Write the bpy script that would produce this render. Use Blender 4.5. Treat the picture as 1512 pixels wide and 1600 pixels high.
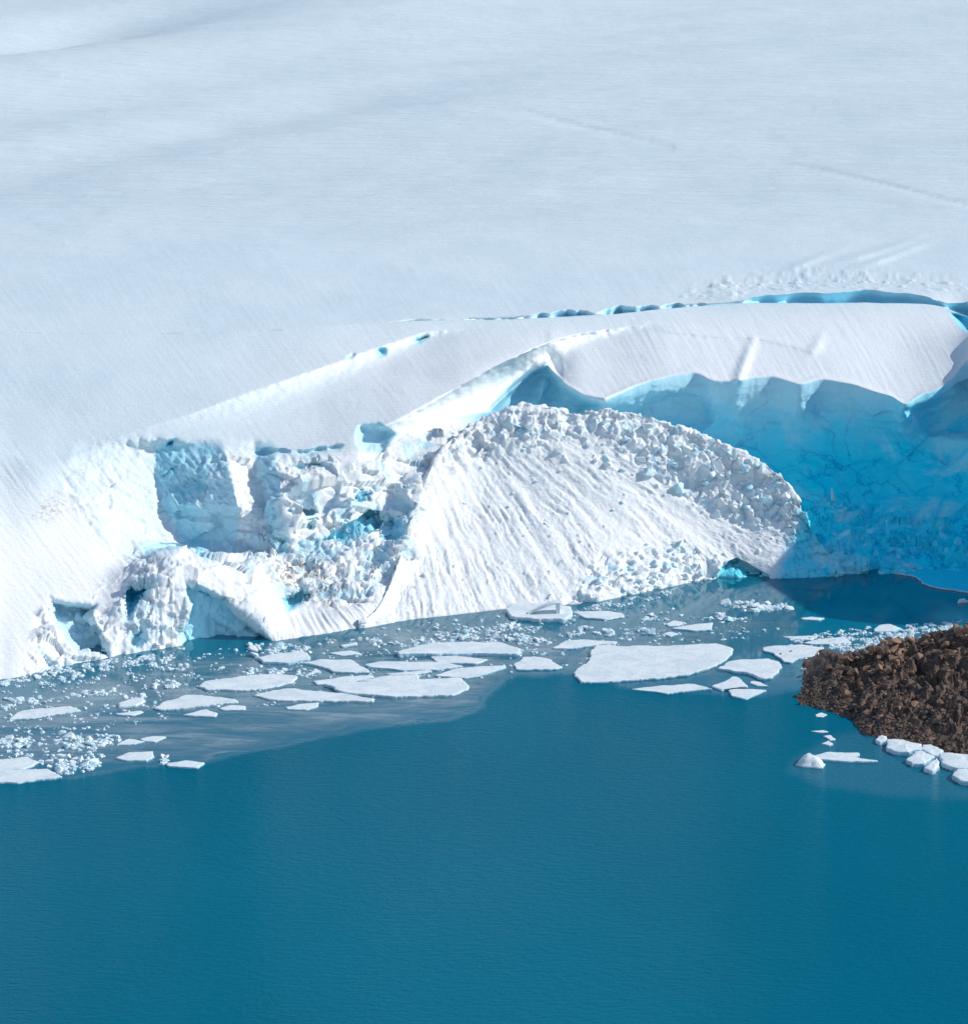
import bpy, bmesh, math, random
import numpy as np
from mathutils import Vector, Matrix

for o in list(bpy.data.objects):
    bpy.data.objects.remove(o, do_unlink=True)
scene = bpy.context.scene
COL = scene.collection
random.seed(7)
rng = np.random.default_rng(11)

# ------------------------------------------------------------------ camera
CAM_H = 120.0            # metres above the water
PITCH = math.radians(12.7)
F = 4115.0               # focal length in photo pixels (photo 1512 x 1600)
cam_data = bpy.data.cameras.new("camera")
cam = bpy.data.objects.new("camera", cam_data)
COL.objects.link(cam)
cam.location = (0, 0, CAM_H)
cam.rotation_euler = (math.radians(90) - PITCH, 0, 0)
cam_data.sensor_fit = 'VERTICAL'
cam_data.angle = 2 * math.atan(800 / F)
cam_data.clip_start = 1.0
cam_data.clip_end = 20000
scene.camera = cam

# ------------------------------------------------------------------ light
SUN_EL = math.radians(36)
SUN_BACK = math.radians(5)      # the sun stands to the right, a little behind
sun_vec = Vector((math.cos(SUN_EL) * math.cos(SUN_BACK),
                  math.cos(SUN_EL) * math.sin(SUN_BACK), math.sin(SUN_EL)))
world = bpy.data.worlds.new("World")
scene.world = world
world.use_nodes = True
wn = world.node_tree
bg = wn.nodes["Background"]
sky = wn.nodes.new("ShaderNodeTexSky")
sky.sky_type = 'NISHITA'
sky.sun_disc = False
sky.sun_elevation = SUN_EL
sky.sun_rotation = math.radians(90) - SUN_BACK
sky.altitude = 200
sky.air_density = 1.0
sky.dust_density = 0.15
sky.ozone_density = 0.6
wn.links.new(sky.outputs[0], bg.inputs[0])
bg.inputs[1].default_value = 0.15
sd = bpy.data.lights.new("sun", 'SUN')
sd.energy = 4.0
sd.angle = math.radians(0.5)
sd.color = (1.0, 0.94, 0.85)
sun = bpy.data.objects.new("sun", sd)
COL.objects.link(sun)
sun.rotation_euler = sun_vec.to_track_quat('Z', 'Y').to_euler()
sun.location = (300, 500, 400)
scene.view_settings.view_transform = 'Standard'
scene.view_settings.look = 'None'
scene.view_settings.exposure = -0.1
scene.view_settings.gamma = 1.0
scene.view_settings.use_curve_mapping = False

# ------------------------------------------------------------------ pixels to positions
CP, SP = math.cos(PITCH), math.sin(PITCH)

def ray(u, v):
    a = (np.asarray(u, float) - 756) / F
    b = (800 - np.asarray(v, float)) / F
    return a, CP + b * SP, -SP + b * CP          # x, y, z for forward 1

def at_depth(u, v, D):
    x, y, z = ray(u, v)
    s = D / y
    return np.stack(np.broadcast_arrays(x * s, D, CAM_H + z * s), -1)

def depth_z(v, z=0.0):
    _, y, zz = ray(0, v)
    return (z - CAM_H) / zz * y

def on_plane(u, v, z=0.0):
    return at_depth(np.asarray(u, float), np.asarray(v, float), depth_z(np.asarray(v, float), z))

# ------------------------------------------------------------------ noise (numpy)
def _hash(ix, iy, iz, seed):
    with np.errstate(over='ignore'):
        h = (ix.astype(np.uint32) * np.uint32(374761393) + iy.astype(np.uint32) * np.uint32(668265263)
             + iz.astype(np.uint32) * np.uint32(2147483647) + np.uint32((seed * 974711 + 12345) & 0xffffffff))
        h = (h ^ (h >> np.uint32(13))) * np.uint32(1274126177)
        h = (h ^ (h >> np.uint32(16))) * np.uint32(2246822519)
        h = h ^ (h >> np.uint32(15))
    return h

def gnoise(p, seed=0):
    f = np.floor(p)
    i = f.astype(np.int64)
    r = (p - f).astype(np.float32)
    w = r * r * r * (r * (r * 6 - 15) + 10)
    out = 0
    for dx in (0, 1):
        for dy in (0, 1):
            for dz in (0, 1):
                h = _hash(i[..., 0] + dx, i[..., 1] + dy, i[..., 2] + dz, seed)
                gx = (h & np.uint32(1023)).astype(np.float32) / 511.5 - 1
                gy = ((h >> np.uint32(10)) & np.uint32(1023)).astype(np.float32) / 511.5 - 1
                gz = ((h >> np.uint32(20)) & np.uint32(1023)).astype(np.float32) / 511.5 - 1
                d = gx * (r[..., 0] - dx) + gy * (r[..., 1] - dy) + gz * (r[..., 2] - dz)
                wx = w[..., 0] if dx else 1 - w[..., 0]
                wy = w[..., 1] if dy else 1 - w[..., 1]
                wz = w[..., 2] if dz else 1 - w[..., 2]
                out = out + d * wx * wy * wz
    return out * 1.4

def fbm(p, octaves=4, seed=0, gain=0.5, ridged=False):
    s, a, tot = 0, 1.0, 0
    for k in range(octaves):
        n = gnoise(p * (2.03 ** k) + 17.3 * k, seed + k)
        if ridged:
            n = 1 - 2 * np.abs(n)
        s = s + a * n
        tot += a
        a *= gain
    return s / tot

def blocky(p, seed=0, tilt=0.9):
    """Shattered-ice relief: every cell is a tilted plane of its own. p (N,3) in cells."""
    f = np.floor(p).astype(np.int64)
    best = np.full(len(p), 1e9)
    val = np.zeros(len(p))
    for dx in (-1, 0, 1):
        for dy in (-1, 0, 1):
            for dz in (-1, 0, 1):
                c = f + np.array((dx, dy, dz))
                h = _hash(c[:, 0], c[:, 1], c[:, 2], seed)
                h2 = _hash(c[:, 0], c[:, 1], c[:, 2], seed + 77)
                o = np.stack(((h & np.uint32(1023)) / 1023.0, ((h >> np.uint32(10)) & np.uint32(1023)) / 1023.0,
                              ((h >> np.uint32(20)) & np.uint32(1023)) / 1023.0), -1)
                g = np.stack(((h2 & np.uint32(1023)) / 511.5 - 1, ((h2 >> np.uint32(10)) & np.uint32(1023)) / 511.5 - 1,
                              ((h2 >> np.uint32(20)) & np.uint32(1023)) / 511.5 - 1), -1)
                d = p - (c + o)
                d2 = (d * d).sum(-1)
                m = d2 < best
                vv = (d * g).sum(-1) * tilt + g[:, 0] * 0.5
                best = np.where(m, d2, best)
                val = np.where(m, vv, val)
    return val

def sstep(a, b, x):
    t = np.clip((x - a) / (b - a), 0, 1)
    return t * t * (3 - 2 * t)

def poly_sd(u, v, poly):
    """signed distance in photo pixels to a polygon, positive inside"""
    poly = np.asarray(poly, float)
    d2 = np.full(u.shape, 1e12)
    ins = np.zeros(u.shape, bool)
    for a, b in zip(poly, np.roll(poly, -1, 0)):
        e = b - a
        wu, wv = u - a[0], v - a[1]
        t = np.clip((wu * e[0] + wv * e[1]) / (e @ e + 1e-9), 0, 1)
        d2 = np.minimum(d2, (wu - e[0] * t) ** 2 + (wv - e[1] * t) ** 2)
        c = ((a[1] <= v) != (b[1] <= v)) & (u < (b[0] - a[0]) * (v - a[1]) / (b[1] - a[1] + 1e-12) + a[0])
        ins ^= c
    d = np.sqrt(d2)
    return np.where(ins, d, -d)

def line_sd(u, v, pts):
    """pts rows (u, v, ...extra). Signed distance (positive on the right/below of travel) and extras"""
    pts = np.asarray(pts, float)
    best = np.full(u.shape, 1e12)
    sg = np.zeros(u.shape)
    ex = [np.zeros(u.shape) for _ in range(pts.shape[1] - 2)]
    for a, b in zip(pts[:-1], pts[1:]):
        e = b[:2] - a[:2]
        wu, wv = u - a[0], v - a[1]
        t = np.clip((wu * e[0] + wv * e[1]) / (e @ e + 1e-9), 0, 1)
        du, dv = wu - e[0] * t, wv - e[1] * t
        d2 = du * du + dv * dv
        m = d2 < best
        best = np.where(m, d2, best)
        sg = np.where(m, np.sign(e[0] * wv - e[1] * wu), sg)
        for k in range(len(ex)):
            ex[k] = np.where(m, a[2 + k] + (b[2 + k] - a[2 + k]) * t, ex[k])
    return np.sqrt(best) * sg, ex

# ------------------------------------------------------------------ mesh helpers
def link(o, parent=None):
    COL.objects.link(o)
    if parent:
        o.parent = parent
    return o

def tag(o, label=None, cat=None, group=None, kind=None):
    if label: o["label"] = label
    if cat: o["category"] = cat
    if group: o["group"] = group
    if kind: o["kind"] = kind
    return o

def grid_mesh(name, P, attrs=None, smooth=True):
    """P (rows, cols, 3) -> mesh"""
    R, C = P.shape[:2]
    n = R * C
    idx = np.arange(n).reshape(R, C)
    q = np.stack((idx[:-1, :-1], idx[:-1, 1:], idx[1:, 1:], idx[1:, :-1]), -1).reshape(-1, 4)
    me = bpy.data.meshes.new(name)
    me.vertices.add(n)
    me.vertices.foreach_set("co", P.reshape(-1).astype(np.float32))
    me.loops.add(q.size)
    me.loops.foreach_set("vertex_index", q.reshape(-1).astype(np.int32))
    me.polygons.add(len(q))
    me.polygons.foreach_set("loop_start", (np.arange(len(q)) * 4).astype(np.int32))
    me.update(calc_edges=True)
    if smooth:
        me.polygons.foreach_set("use_smooth", np.ones(len(q), bool))
    for k, a in (attrs or {}).items():
        at = me.attributes.new(k, 'FLOAT', 'POINT')
        at.data.foreach_set("value", a.reshape(-1).astype(np.float32))
    me.validate()
    return me

def grid_normals(P):
    du = np.gradient(P, axis=1)
    dv = np.gradient(P, axis=0)
    n = np.cross(du, dv)
    return n / (np.linalg.norm(n, axis=-1, keepdims=True) + 1e-9)

def blur(A, n, axis):
    for _ in range(n):
        B = np.concatenate([np.take(A, [0], axis), A, np.take(A, [-1], axis)], axis)
        s = [slice(None)] * A.ndim
        def sl(a, b):
            t = list(s); t[axis] = slice(a, b); return tuple(t)
        A = 0.25 * B[sl(0, -2)] + 0.5 * B[sl(1, -1)] + 0.25 * B[sl(2, None)]
    return A

# ------------------------------------------------------------------ materials
def new_mat(name):
    m = bpy.data.materials.new(name)
    m.use_nodes = True
    nt = m.node_tree
    return m, nt, nt.nodes["Principled BSDF"], nt.nodes, nt.links

def noise_node(nt, scale, detail=4, rough=0.55, vec=None, dist=0.0):
    n = nt.nodes.new("ShaderNodeTexNoise")
    n.inputs["Scale"].default_value = scale
    n.inputs["Detail"].default_value = detail
    n.inputs["Roughness"].default_value = rough
    n.inputs["Distortion"].default_value = dist
    if vec is not None:
        nt.links.new(vec, n.inputs["Vector"])
    return n

def mapping(nt, vec, rot=(0, 0, 0), scale=(1, 1, 1)):
    m = nt.nodes.new("ShaderNodeMapping")
    m.inputs["Rotation"].default_value = rot
    m.inputs["Scale"].default_value = scale
    nt.links.new(vec, m.inputs["Vector"])
    return m.outputs[0]

def mix_col(nt, fac, a, b):
    m = nt.nodes.new("ShaderNodeMix")
    m.data_type = 'RGBA'
    for sock, val in ((m.inputs[0], fac), (m.inputs[6], a), (m.inputs[7], b)):
        if hasattr(val, "is_linked") or hasattr(val, "links"):
            nt.links.new(val, sock)
        elif isinstance(val, tuple):
            sock.default_value = (*val, 1) if len(val) == 3 else val
        else:
            sock.default_value = val
    return m.outputs[2]

def math_node(nt, op, a, b=None, clamp=False):
    m = nt.nodes.new("ShaderNodeMath")
    m.operation = op
    m.use_clamp = clamp
    for i, val in enumerate((a, b)):
        if val is None: continue
        if hasattr(val, "links"):
            nt.links.new(val, m.inputs[i])
        else:
            m.inputs[i].default_value = val
    return m.outputs[0]

def ramp(nt, fac, lo, hi, a=0.0, b=1.0):
    m = nt.nodes.new("ShaderNodeMapRange")
    m.interpolation_type = 'SMOOTHSTEP'
    m.inputs[1].default_value = lo
    m.inputs[2].default_value = hi
    m.inputs[3].default_value = a
    m.inputs[4].default_value = b
    nt.links.new(fac, m.inputs[0])
    return m.outputs[0]

def attr(nt, name):
    a = nt.nodes.new("ShaderNodeAttribute")
    a.attribute_name = name
    return a.outputs["Fac"]

def bump(nt, height, strength, distance, normal=None):
    b = nt.nodes.new("ShaderNodeBump")
    b.inputs["Distance"].default_value = distance
    if hasattr(strength, "links"):
        nt.links.new(strength, b.inputs["Strength"])
    else:
        b.inputs["Strength"].default_value = strength
    nt.links.new(height, b.inputs["Height"])
    if normal is not None:
        nt.links.new(normal, b.inputs["Normal"])
    return b.outputs[0]

SNOW = (0.68, 0.785, 0.83)
FRESH = (0.86, 0.89, 0.905)
ICE_PALE = (0.44, 0.76, 0.88)
ICE_BLUE = (0.0, 0.72, 0.95)
DIRT = (0.30, 0.215, 0.155)

def glacier_material():
    m, nt, b, N, L = new_mat("glacier_snow_and_ice")
    tc = N.new("ShaderNodeTexCoord").outputs["Object"]
    ice, deep, dirt, streak = attr(nt, "ice"), attr(nt, "deep"), attr(nt, "dirt"), attr(nt, "streak")
    big = noise_node(nt, 0.02, 5, 0.6, tc)
    snow = mix_col(nt, ramp(nt, big.outputs[0], 0.35, 0.65), SNOW, (0.65, 0.76, 0.81))
    snow = mix_col(nt, attr(nt, "fresh"), snow, FRESH)
    icen = noise_node(nt, 0.16, 6, 0.65, mapping(nt, tc, scale=(1, 1, 2.2)), 0.6)
    pale = mix_col(nt, ramp(nt, icen.outputs[0], 0.38, 0.66), ICE_PALE, (0.30, 0.69, 0.86))
    cloud = noise_node(nt, 0.055, 5, 0.6, tc, 1.2)
    blue = mix_col(nt, ramp(nt, icen.outputs[0], 0.36, 0.66), ICE_BLUE, (0.04, 0.77, 0.95))
    blue = mix_col(nt, ramp(nt, cloud.outputs[0], 0.5, 0.68), blue, (0.34, 0.82, 0.93))
    vor = N.new("ShaderNodeTexVoronoi")
    vor.feature = 'DISTANCE_TO_EDGE'
    vor.inputs["Scale"].default_value = 0.10
    wv = N.new("ShaderNodeVectorMath"); wv.operation = 'ADD'
    wn_ = noise_node(nt, 0.22, 4, 0.6, tc)
    sc_ = N.new("ShaderNodeVectorMath"); sc_.operation = 'SCALE'; sc_.inputs["Scale"].default_value = 9.0
    L.new(wn_.outputs[1], sc_.inputs[0]); L.new(tc, wv.inputs[0]); L.new(sc_.outputs[0], wv.inputs[1])
    L.new(wv.outputs[0], vor.inputs["Vector"])
    crack = math_node(nt, 'MULTIPLY', ramp(nt, vor.outputs["Distance"], 0.006, 0.03, 1.0, 0.0), ramp(nt, cloud.outputs[0], 0.42, 0.6, 0.7, 0.1))
    blue = mix_col(nt, crack, blue, (0.0, 0.40, 0.66))
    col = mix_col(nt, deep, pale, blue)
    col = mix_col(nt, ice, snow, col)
    dn = noise_node(nt, 0.9, 5, 0.7, tc, 0.8)
    dfac = math_node(nt, 'MULTIPLY', dirt, ramp(nt, dn.outputs[0], 0.47, 0.63), True)
    col = mix_col(nt, dfac, col, DIRT)
    L.new(col, b.inputs["Base Color"])
    b.inputs["Roughness"].default_value = 0.7
    b.inputs["Specular IOR Level"].default_value = 0.08
    # wind-carved grain of the snow, two directions broken up, plus grit
    g1 = noise_node(nt, 1.0, 5, 0.62, mapping(nt, tc, rot=(0, 0, math.radians(38)), scale=(0.22, 1.5, 0.5)), 0.4)
    g2 = noise_node(nt, 1.9, 4, 0.65, tc, 0.3)
    s1 = math_node(nt, 'MULTIPLY', streak, 0.9)
    n1 = bump(nt, g1.outputs[0], s1, 0.42)
    g3 = noise_node(nt, 1.0, 6, 0.68, mapping(nt, tc, rot=(0, 0, math.radians(30)), scale=(0.035, 0.16, 0.1)), 0.5)
    n1 = bump(nt, g3.outputs[0], math_node(nt, 'POWER', streak, 3.0), 1.1, n1)
    n2 = bump(nt, g2.outputs[0], 0.6, 0.16, n1)
    L.new(n2, b.inputs["Normal"])
    return m

def ice_block_material(name, white, blue, bias):
    m, nt, b, N, L = new_mat(name)
    tc = N.new("ShaderNodeTexCoord").outputs["Object"]
    oi = N.new("ShaderNodeObjectInfo").outputs["Random"]
    n = noise_node(nt, 1.1, 5, 0.65, tc, 0.5)
    f = math_node(nt, 'ADD', n.outputs[0], math_node(nt, 'MULTIPLY', math_node(nt, 'SUBTRACT', oi, 0.5), 0.35))
    L.new(mix_col(nt, ramp(nt, f, bias - 0.16, bias + 0.16), white, blue), b.inputs["Base Color"])
    b.inputs["Roughness"].default_value = 0.5
    b.inputs["Specular IOR Level"].default_value = 0.12
    L.new(bump(nt, noise_node(nt, 2.5, 4, 0.6, tc).outputs[0], 0.5, 0.2), b.inputs["Normal"])
    return m

def floe_top_material():
    m, nt, b, N, L = new_mat("floe_snow")
    tc = N.new("ShaderNodeTexCoord").outputs["Object"]
    n = noise_node(nt, 0.35, 6, 0.68, tc, 0.8)
    L.new(mix_col(nt, ramp(nt, n.outputs[0], 0.36, 0.66), (0.80, 0.865, 0.88), (0.64, 0.74, 0.79)), b.inputs["Base Color"])
    b.inputs["Roughness"].default_value = 0.65
    b.inputs["Specular IOR Level"].default_value = 0.2
    g = noise_node(nt, 1.6, 5, 0.65, tc)
    L.new(bump(nt, g.outputs[0], 0.45, 0.22), b.inputs["Normal"])
    return m

def water_material():
    m, nt, b, N, L = new_mat("fjord_water")
    tc = N.new("ShaderNodeTexCoord").outputs["Object"]
    calm, milk, shallow = attr(nt, "calm"), attr(nt, "milk"), attr(nt, "shallow")
    n = noise_node(nt, 0.012, 3, 0.5, mapping(nt, tc, scale=(1, 0.5, 1)))
    col = mix_col(nt, ramp(nt, n.outputs[0], 0.3, 0.7), (0.0, 0.130, 0.208), (0.0, 0.155, 0.246))
    col = mix_col(nt, shallow, col, (0.05, 0.42, 0.50))
    L.new(col, b.inputs["Base Color"])
    b.inputs["IOR"].default_value = 1.333
    L.new(ramp(nt, calm, 0.0, 1.0, 0.01, 0.5), b.inputs["Specular IOR Level"])
    b.inputs["Specular Tint"].default_value = (0.8, 0.95, 1.0, 1)
    L.new(ramp(nt, calm, 0.0, 1.0, 0.09, 0.02), b.inputs["Roughness"])
    w1 = noise_node(nt, 1.3, 3, 0.6, mapping(nt, tc, rot=(0, 0, math.radians(14)), scale=(0.45, 1.1, 1)), 0.3)
    w2 = noise_node(nt, 4.0, 3, 0.6, mapping(nt, tc, rot=(0, 0, math.radians(-9)), scale=(0.5, 1.2, 1)), 0.2)
    patch = noise_node(nt, 0.03, 3, 0.5, mapping(nt, tc, scale=(1, 0.5, 1)))
    h = math_node(nt, 'ADD', w1.outputs[0], math_node(nt, 'MULTIPLY', w2.outputs[0], 0.45))
    st = math_node(nt, 'MULTIPLY', ramp(nt, calm, 0.0, 1.0, 1.0, 0.02), ramp(nt, patch.outputs[0], 0.3, 0.7, 0.55, 1.0))
    L.new(bump(nt, h, st, 0.26), b.inputs["Normal"])
    return m

def slush_material():
    m, nt, b, N, L = new_mat("thin_slush_ice")
    tc = N.new("ShaderNodeTexCoord").outputs["Object"]
    film = attr(nt, "film")
    n1 = noise_node(nt, 0.11, 6, 0.68, mapping(nt, tc, rot=(0, 0, math.radians(-12)), scale=(0.32, 1.5, 1)), 1.6)
    n2 = noise_node(nt, 0.5, 5, 0.7, mapping(nt, tc, rot=(0, 0, math.radians(-8)), scale=(0.4, 1.3, 1)), 0.8)
    f = math_node(nt, 'ADD', math_node(nt, 'MULTIPLY', n1.outputs[0], 0.7), math_node(nt, 'MULTIPLY', n2.outputs[0], 0.3))
    a = math_node(nt, 'MULTIPLY', film, ramp(nt, f, 0.36, 0.66, 0.03, 0.66), True)
    L.new(a, b.inputs["Alpha"])
    b.inputs["Base Color"].default_value = (0.36, 0.50, 0.57, 1)
    b.inputs["Roughness"].default_value = 0.12
    b.inputs["IOR"].default_value = 1.31
    return m

def rock_material(name, a, c, d):
    m, nt, b, N, L = new_mat(name)
    tc = N.new("ShaderNodeTexCoord").outputs["Object"]
    oi = N.new("ShaderNodeObjectInfo").outputs["Random"]
    n = noise_node(nt, 0.5, 6, 0.7, tc, 0.5)
    n2 = noise_node(nt, 3.5, 5, 0.7, tc)
    f = math_node(nt, 'ADD', n.outputs[0], math_node(nt, 'MULTIPLY', math_node(nt, 'SUBTRACT', oi, 0.5), 0.3))
    col = mix_col(nt, ramp(nt, f, 0.38, 0.64), a, c)
    col = mix_col(nt, ramp(nt, n2.outputs[0], 0.55, 0.72), col, d)
    L.new(col, b.inputs["Base Color"])
    b.inputs["Roughness"].default_value = 0.75
    b.inputs["Specular IOR Level"].default_value = 0.3
    L.new(bump(nt, n2.outputs[0], 0.6, 0.25), b.inputs["Normal"])
    return m

M_GLACIER = glacier_material()
M_BLOCK = ice_block_material("ice_block_white", (0.82, 0.88, 0.90), (0.46, 0.75, 0.86), 0.58)
M_BLOCKBLUE = ice_block_material("ice_block_blue", (0.16, 0.76, 0.93), (0.03, 0.66, 0.90), 0.5)
M_FLOE = floe_top_material()
M_FLOESIDE = ice_block_material("floe_edge_ice", (0.66, 0.80, 0.87), (0.32, 0.62, 0.76), 0.55)
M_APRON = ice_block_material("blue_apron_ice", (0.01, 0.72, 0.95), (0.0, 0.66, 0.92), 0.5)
M_WATER = water_material()
M_SLUSH = slush_material()
M_ROCK = rock_material("dark_rock", (0.030, 0.027, 0.028), (0.14, 0.090, 0.068), (0.27, 0.20, 0.16))
M_BOULDER = rock_material("brown_rock", (0.36, 0.215, 0.145), (0.22, 0.135, 0.095), (0.44, 0.31, 0.235))

# ------------------------------------------------------------------ water
def build_water():
    xs = np.concatenate((np.linspace(-2500, -140, 14), np.linspace(-130, 130, 230), np.linspace(140, 2500, 14)))
    ys = np.concatenate((np.linspace(-600, 300, 14), np.linspace(304, 500, 240), np.linspace(510, 900, 10)))
    X, Y = np.meshgrid(xs, ys)
    Z = np.zeros_like(X)
    P = np.stack((X, Y, Z), -1)
    s = np.maximum(Y, 1.0)
    k = CP * Y + SP * CAM_H
    k = np.where(k < 1, 1, k)
    u = 756 + F * X / k
    v = 800 - F * (SP * Y - CP * CAM_H) / k
    calm_poly = [(-400, 1300), (0, 1222), (80, 1218), (160, 1205), (240, 1196), (320, 1190), (400, 1172), (470, 1158),
                 (560, 1140), (640, 1130), (700, 1124), (745, 1108), (765, 1080), (800, 1056), (890, 1052), (990, 1074),
                 (1120, 1085), (1200, 1085), (1260, 1075), (1300, 1040), (1700, 1030), (1900, 850), (-400, 850)]
    calm = sstep(-7, 7, poly_sd(u, v, calm_poly) + 6 * fbm(P / 6.0, 3, 5))
    cove = [(1240, 1185), (1230, 1205), (1280, 1228), (1400, 1245), (1700, 1260), (1700, 1100), (1380, 1130), (1300, 1150)]
    calm = np.maximum(calm, 0.5 * sstep(-10, 10, poly_sd(u, v, cove)))
    shallow = sstep(-22, 22, poly_sd(u, v, [(1470, 962), (1512, 955), (1600, 960), (1600, 990), (1500, 985)])) * 0.8
    milk = calm * 0
    me = grid_mesh("water", P, {"calm": calm, "milk": milk, "shallow": shallow})
    me.materials.append(M_WATER)
    o = link(bpy.data.objects.new("water", me))
    tag(o, "teal fjord water, rippled in front and mirror calm below the ice front", None, kind="structure")
build_water()

# ------------------------------------------------------------------ glacier sheet (one lofted surface)
def curve(keys):
    k = np.array(keys, float)
    return lambda u: [np.interp(u, k[:, 0], k[:, j]) for j in range(1, k.shape[1])]

K0 = curve([(-400, 1140), (0, 1062), (40, 1056), (100, 1040), (200, 1022), (290, 1008), (380, 1004), (430, 1003), (520, 990), (600, 974),
            (660, 962), (760, 930), (900, 908), (1100, 902), (1210, 901), (1390, 896), (1512, 893), (1600, 905), (1700, 935), (1950, 985)])
K1 = curve([(-400, 980, 403), (0, 950, 426), (100, 942, 431), (160, 935, 435), (200, 890, 440), (260, 857, 443), (330, 868, 443),
            (370, 885, 443), (420, 930, 442), (450, 968, 441.5), (520, 962, 442), (600, 945, 446), (680, 920, 455), (760, 880, 480),
            (1000, 860, 490), (1210, 862, 486), (1300, 858, 486), (1400, 862, 488), (1512, 850, 490), (1600, 845, 480), (1700, 860, 468), (1950, 880, 444)])
K2 = curve([(-400, 900, 415), (0, 870, 437.5), (100, 860, 444), (160, 862, 447), (200, 868, 450), (260, 852, 456), (330, 864, 458),
            (370, 870, 457), (420, 885, 453), (450, 890, 455), (520, 880, 458), (600, 860, 461), (680, 830, 468), (760, 800, 495),
            (1000, 780, 500), (1210, 790, 503), (1300, 785, 505), (1400, 795, 505), (1512, 780, 503), (1600, 770, 488), (1700, 770, 474), (1950, 780, 450)])
K3 = curve([(-400, 800, 436), (0, 770, 455), (60, 780, 454), (110, 770, 459), (160, 770, 461), (250, 780, 465), (330, 780, 466),
            (400, 790, 463), (480, 780, 466), (560, 770, 470), (640, 750, 474), (700, 720, 482), (765, 690, 502), (855, 640, 507),
            (945, 660, 512), (1050, 660, 515), (1200, 690, 516), (1300, 690, 516), (1400, 700, 514), (1512, 680, 513), (1600, 660, 494), (1700, 650, 476), (1950, 640, 446)])
_lip = [(-400, 700, 460), (0, 700, 470), (60, 735, 463), (100, 722, 468), (150, 701, 473), (245, 687, 478), (320, 682, 479),
        (400, 700, 474), (480, 695, 476), (560, 680, 479), (620, 660, 484), (700, 655, 488), (765, 642, 496), (800, 610, 502), (840, 575, 510),
        (855, 569, 512), (880, 600, 512), (910, 618, 511.5), (945, 626, 511), (1000, 600, 512), (1050, 586, 513), (1090, 582, 514), (1104, 596, 513), (1150, 596, 513),
        (1175, 590, 514), (1205, 588, 514), (1250, 602, 513), (1280, 591, 514), (1330, 600, 514), (1400, 620, 513), (1410, 638, 511), (1435, 616, 513),
        (1470, 605, 515), (1490, 590, 518), (1512, 560, 521), (1600, 530, 504), (1700, 515, 485), (1950, 488, 452)]
K4 = curve(_lip)
K5g = curve([(-400, 3), (100, 4), (245, 6), (600, 6), (765, 8), (855, 10), (1950, 10)])
K6 = curve([(-400, 600, 497), (0, 610, 497), (245, 620, 497), (400, 612, 501), (560, 592, 508), (700, 580, 513), (800, 556, 522), (855, 540, 530),
            (950, 545, 535), (1050, 535, 540), (1200, 540, 540), (1300, 540, 541), (1420, 548, 541), (1512, 530, 543), (1600, 500, 525), (1950, 470, 475)])
K7 = curve([(-400, 520, 540), (0, 520, 540), (300, 520, 541), (500, 515, 545), (640, 503, 555), (840, 497, 562), (960, 492, 566), (1080, 478, 577),
            (1165, 472, 580), (1300, 473, 580), (1470, 474, 580), (1485, 478, 577), (1512, 505, 566), (1600, 476, 545), (1950, 455, 495)])
GAP = curve([(-400, 1.0), (600, 1.0), (640, 3), (840, 5), (1080, 6), (1165, 9), (1200, 13), (1400, 13), (1470, 9), (1512, 10), (1600, 4), (1950, 3)])
WALL = curve([(-400, 0.8), (600, 0.8), (632, 3), (660, 4), (700, 2), (760, 3), (830, 4), (845, 9), (890, 12), (935, 6), (945, 11), (1000, 10), (1030, 9), (1075, 8), (1110, 2),
              (1162, 3), (1178, 9), (1230, 14), (1300, 17), (1380, 16), (1440, 11), (1475, 6), (1500, 18), (1512, 22), (1560, 10), (1600, 4), (1950, 3)])
FAR = [(440, 602), (400, 640), (300, 740), (200, 880), (100, 1080), (0, 1400), (-120, 1950), (-280, 2900)]

def pchip_rows(V, D, counts):
    """V, D (k, cols) curves bottom to top; returns rows of v and depth with counts[k] rows per span"""
    t = -V
    h = np.maximum(np.diff(t, axis=0), 0.3)
    dl = np.diff(D, axis=0) / h
    m = np.zeros_like(D)
    for k in range(1, len(V) - 1):
        a, b = dl[k - 1], dl[k]
        w1, w2 = 2 * h[k] + h[k - 1], h[k] + 2 * h[k - 1]
        with np.errstate(divide='ignore', invalid='ignore'):
            hm = (w1 + w2) / (w1 / a + w2 / b)
        m[k] = np.where(a * b > 0, hm, 0)
    m[0], m[-1] = dl[0], dl[-1]
    vs, ds = [], []
    for k in range(len(V) - 1):
        for s in np.linspace(0, 1, counts[k], endpoint=False):
            s2, s3 = s * s, s * s * s
            d = (2 * s3 - 3 * s2 + 1) * D[k] + (s3 - 2 * s2 + s) * h[k] * m[k] + (-2 * s3 + 3 * s2) * D[k + 1] + (s3 - s2) * h[k] * m[k + 1]
            vs.append(V[k] + (V[k + 1] - V[k]) * s)
            ds.append(d)
    vs.append(V[-1]); ds.append(D[-1])
    return np.array(vs), np.array(ds)

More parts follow.
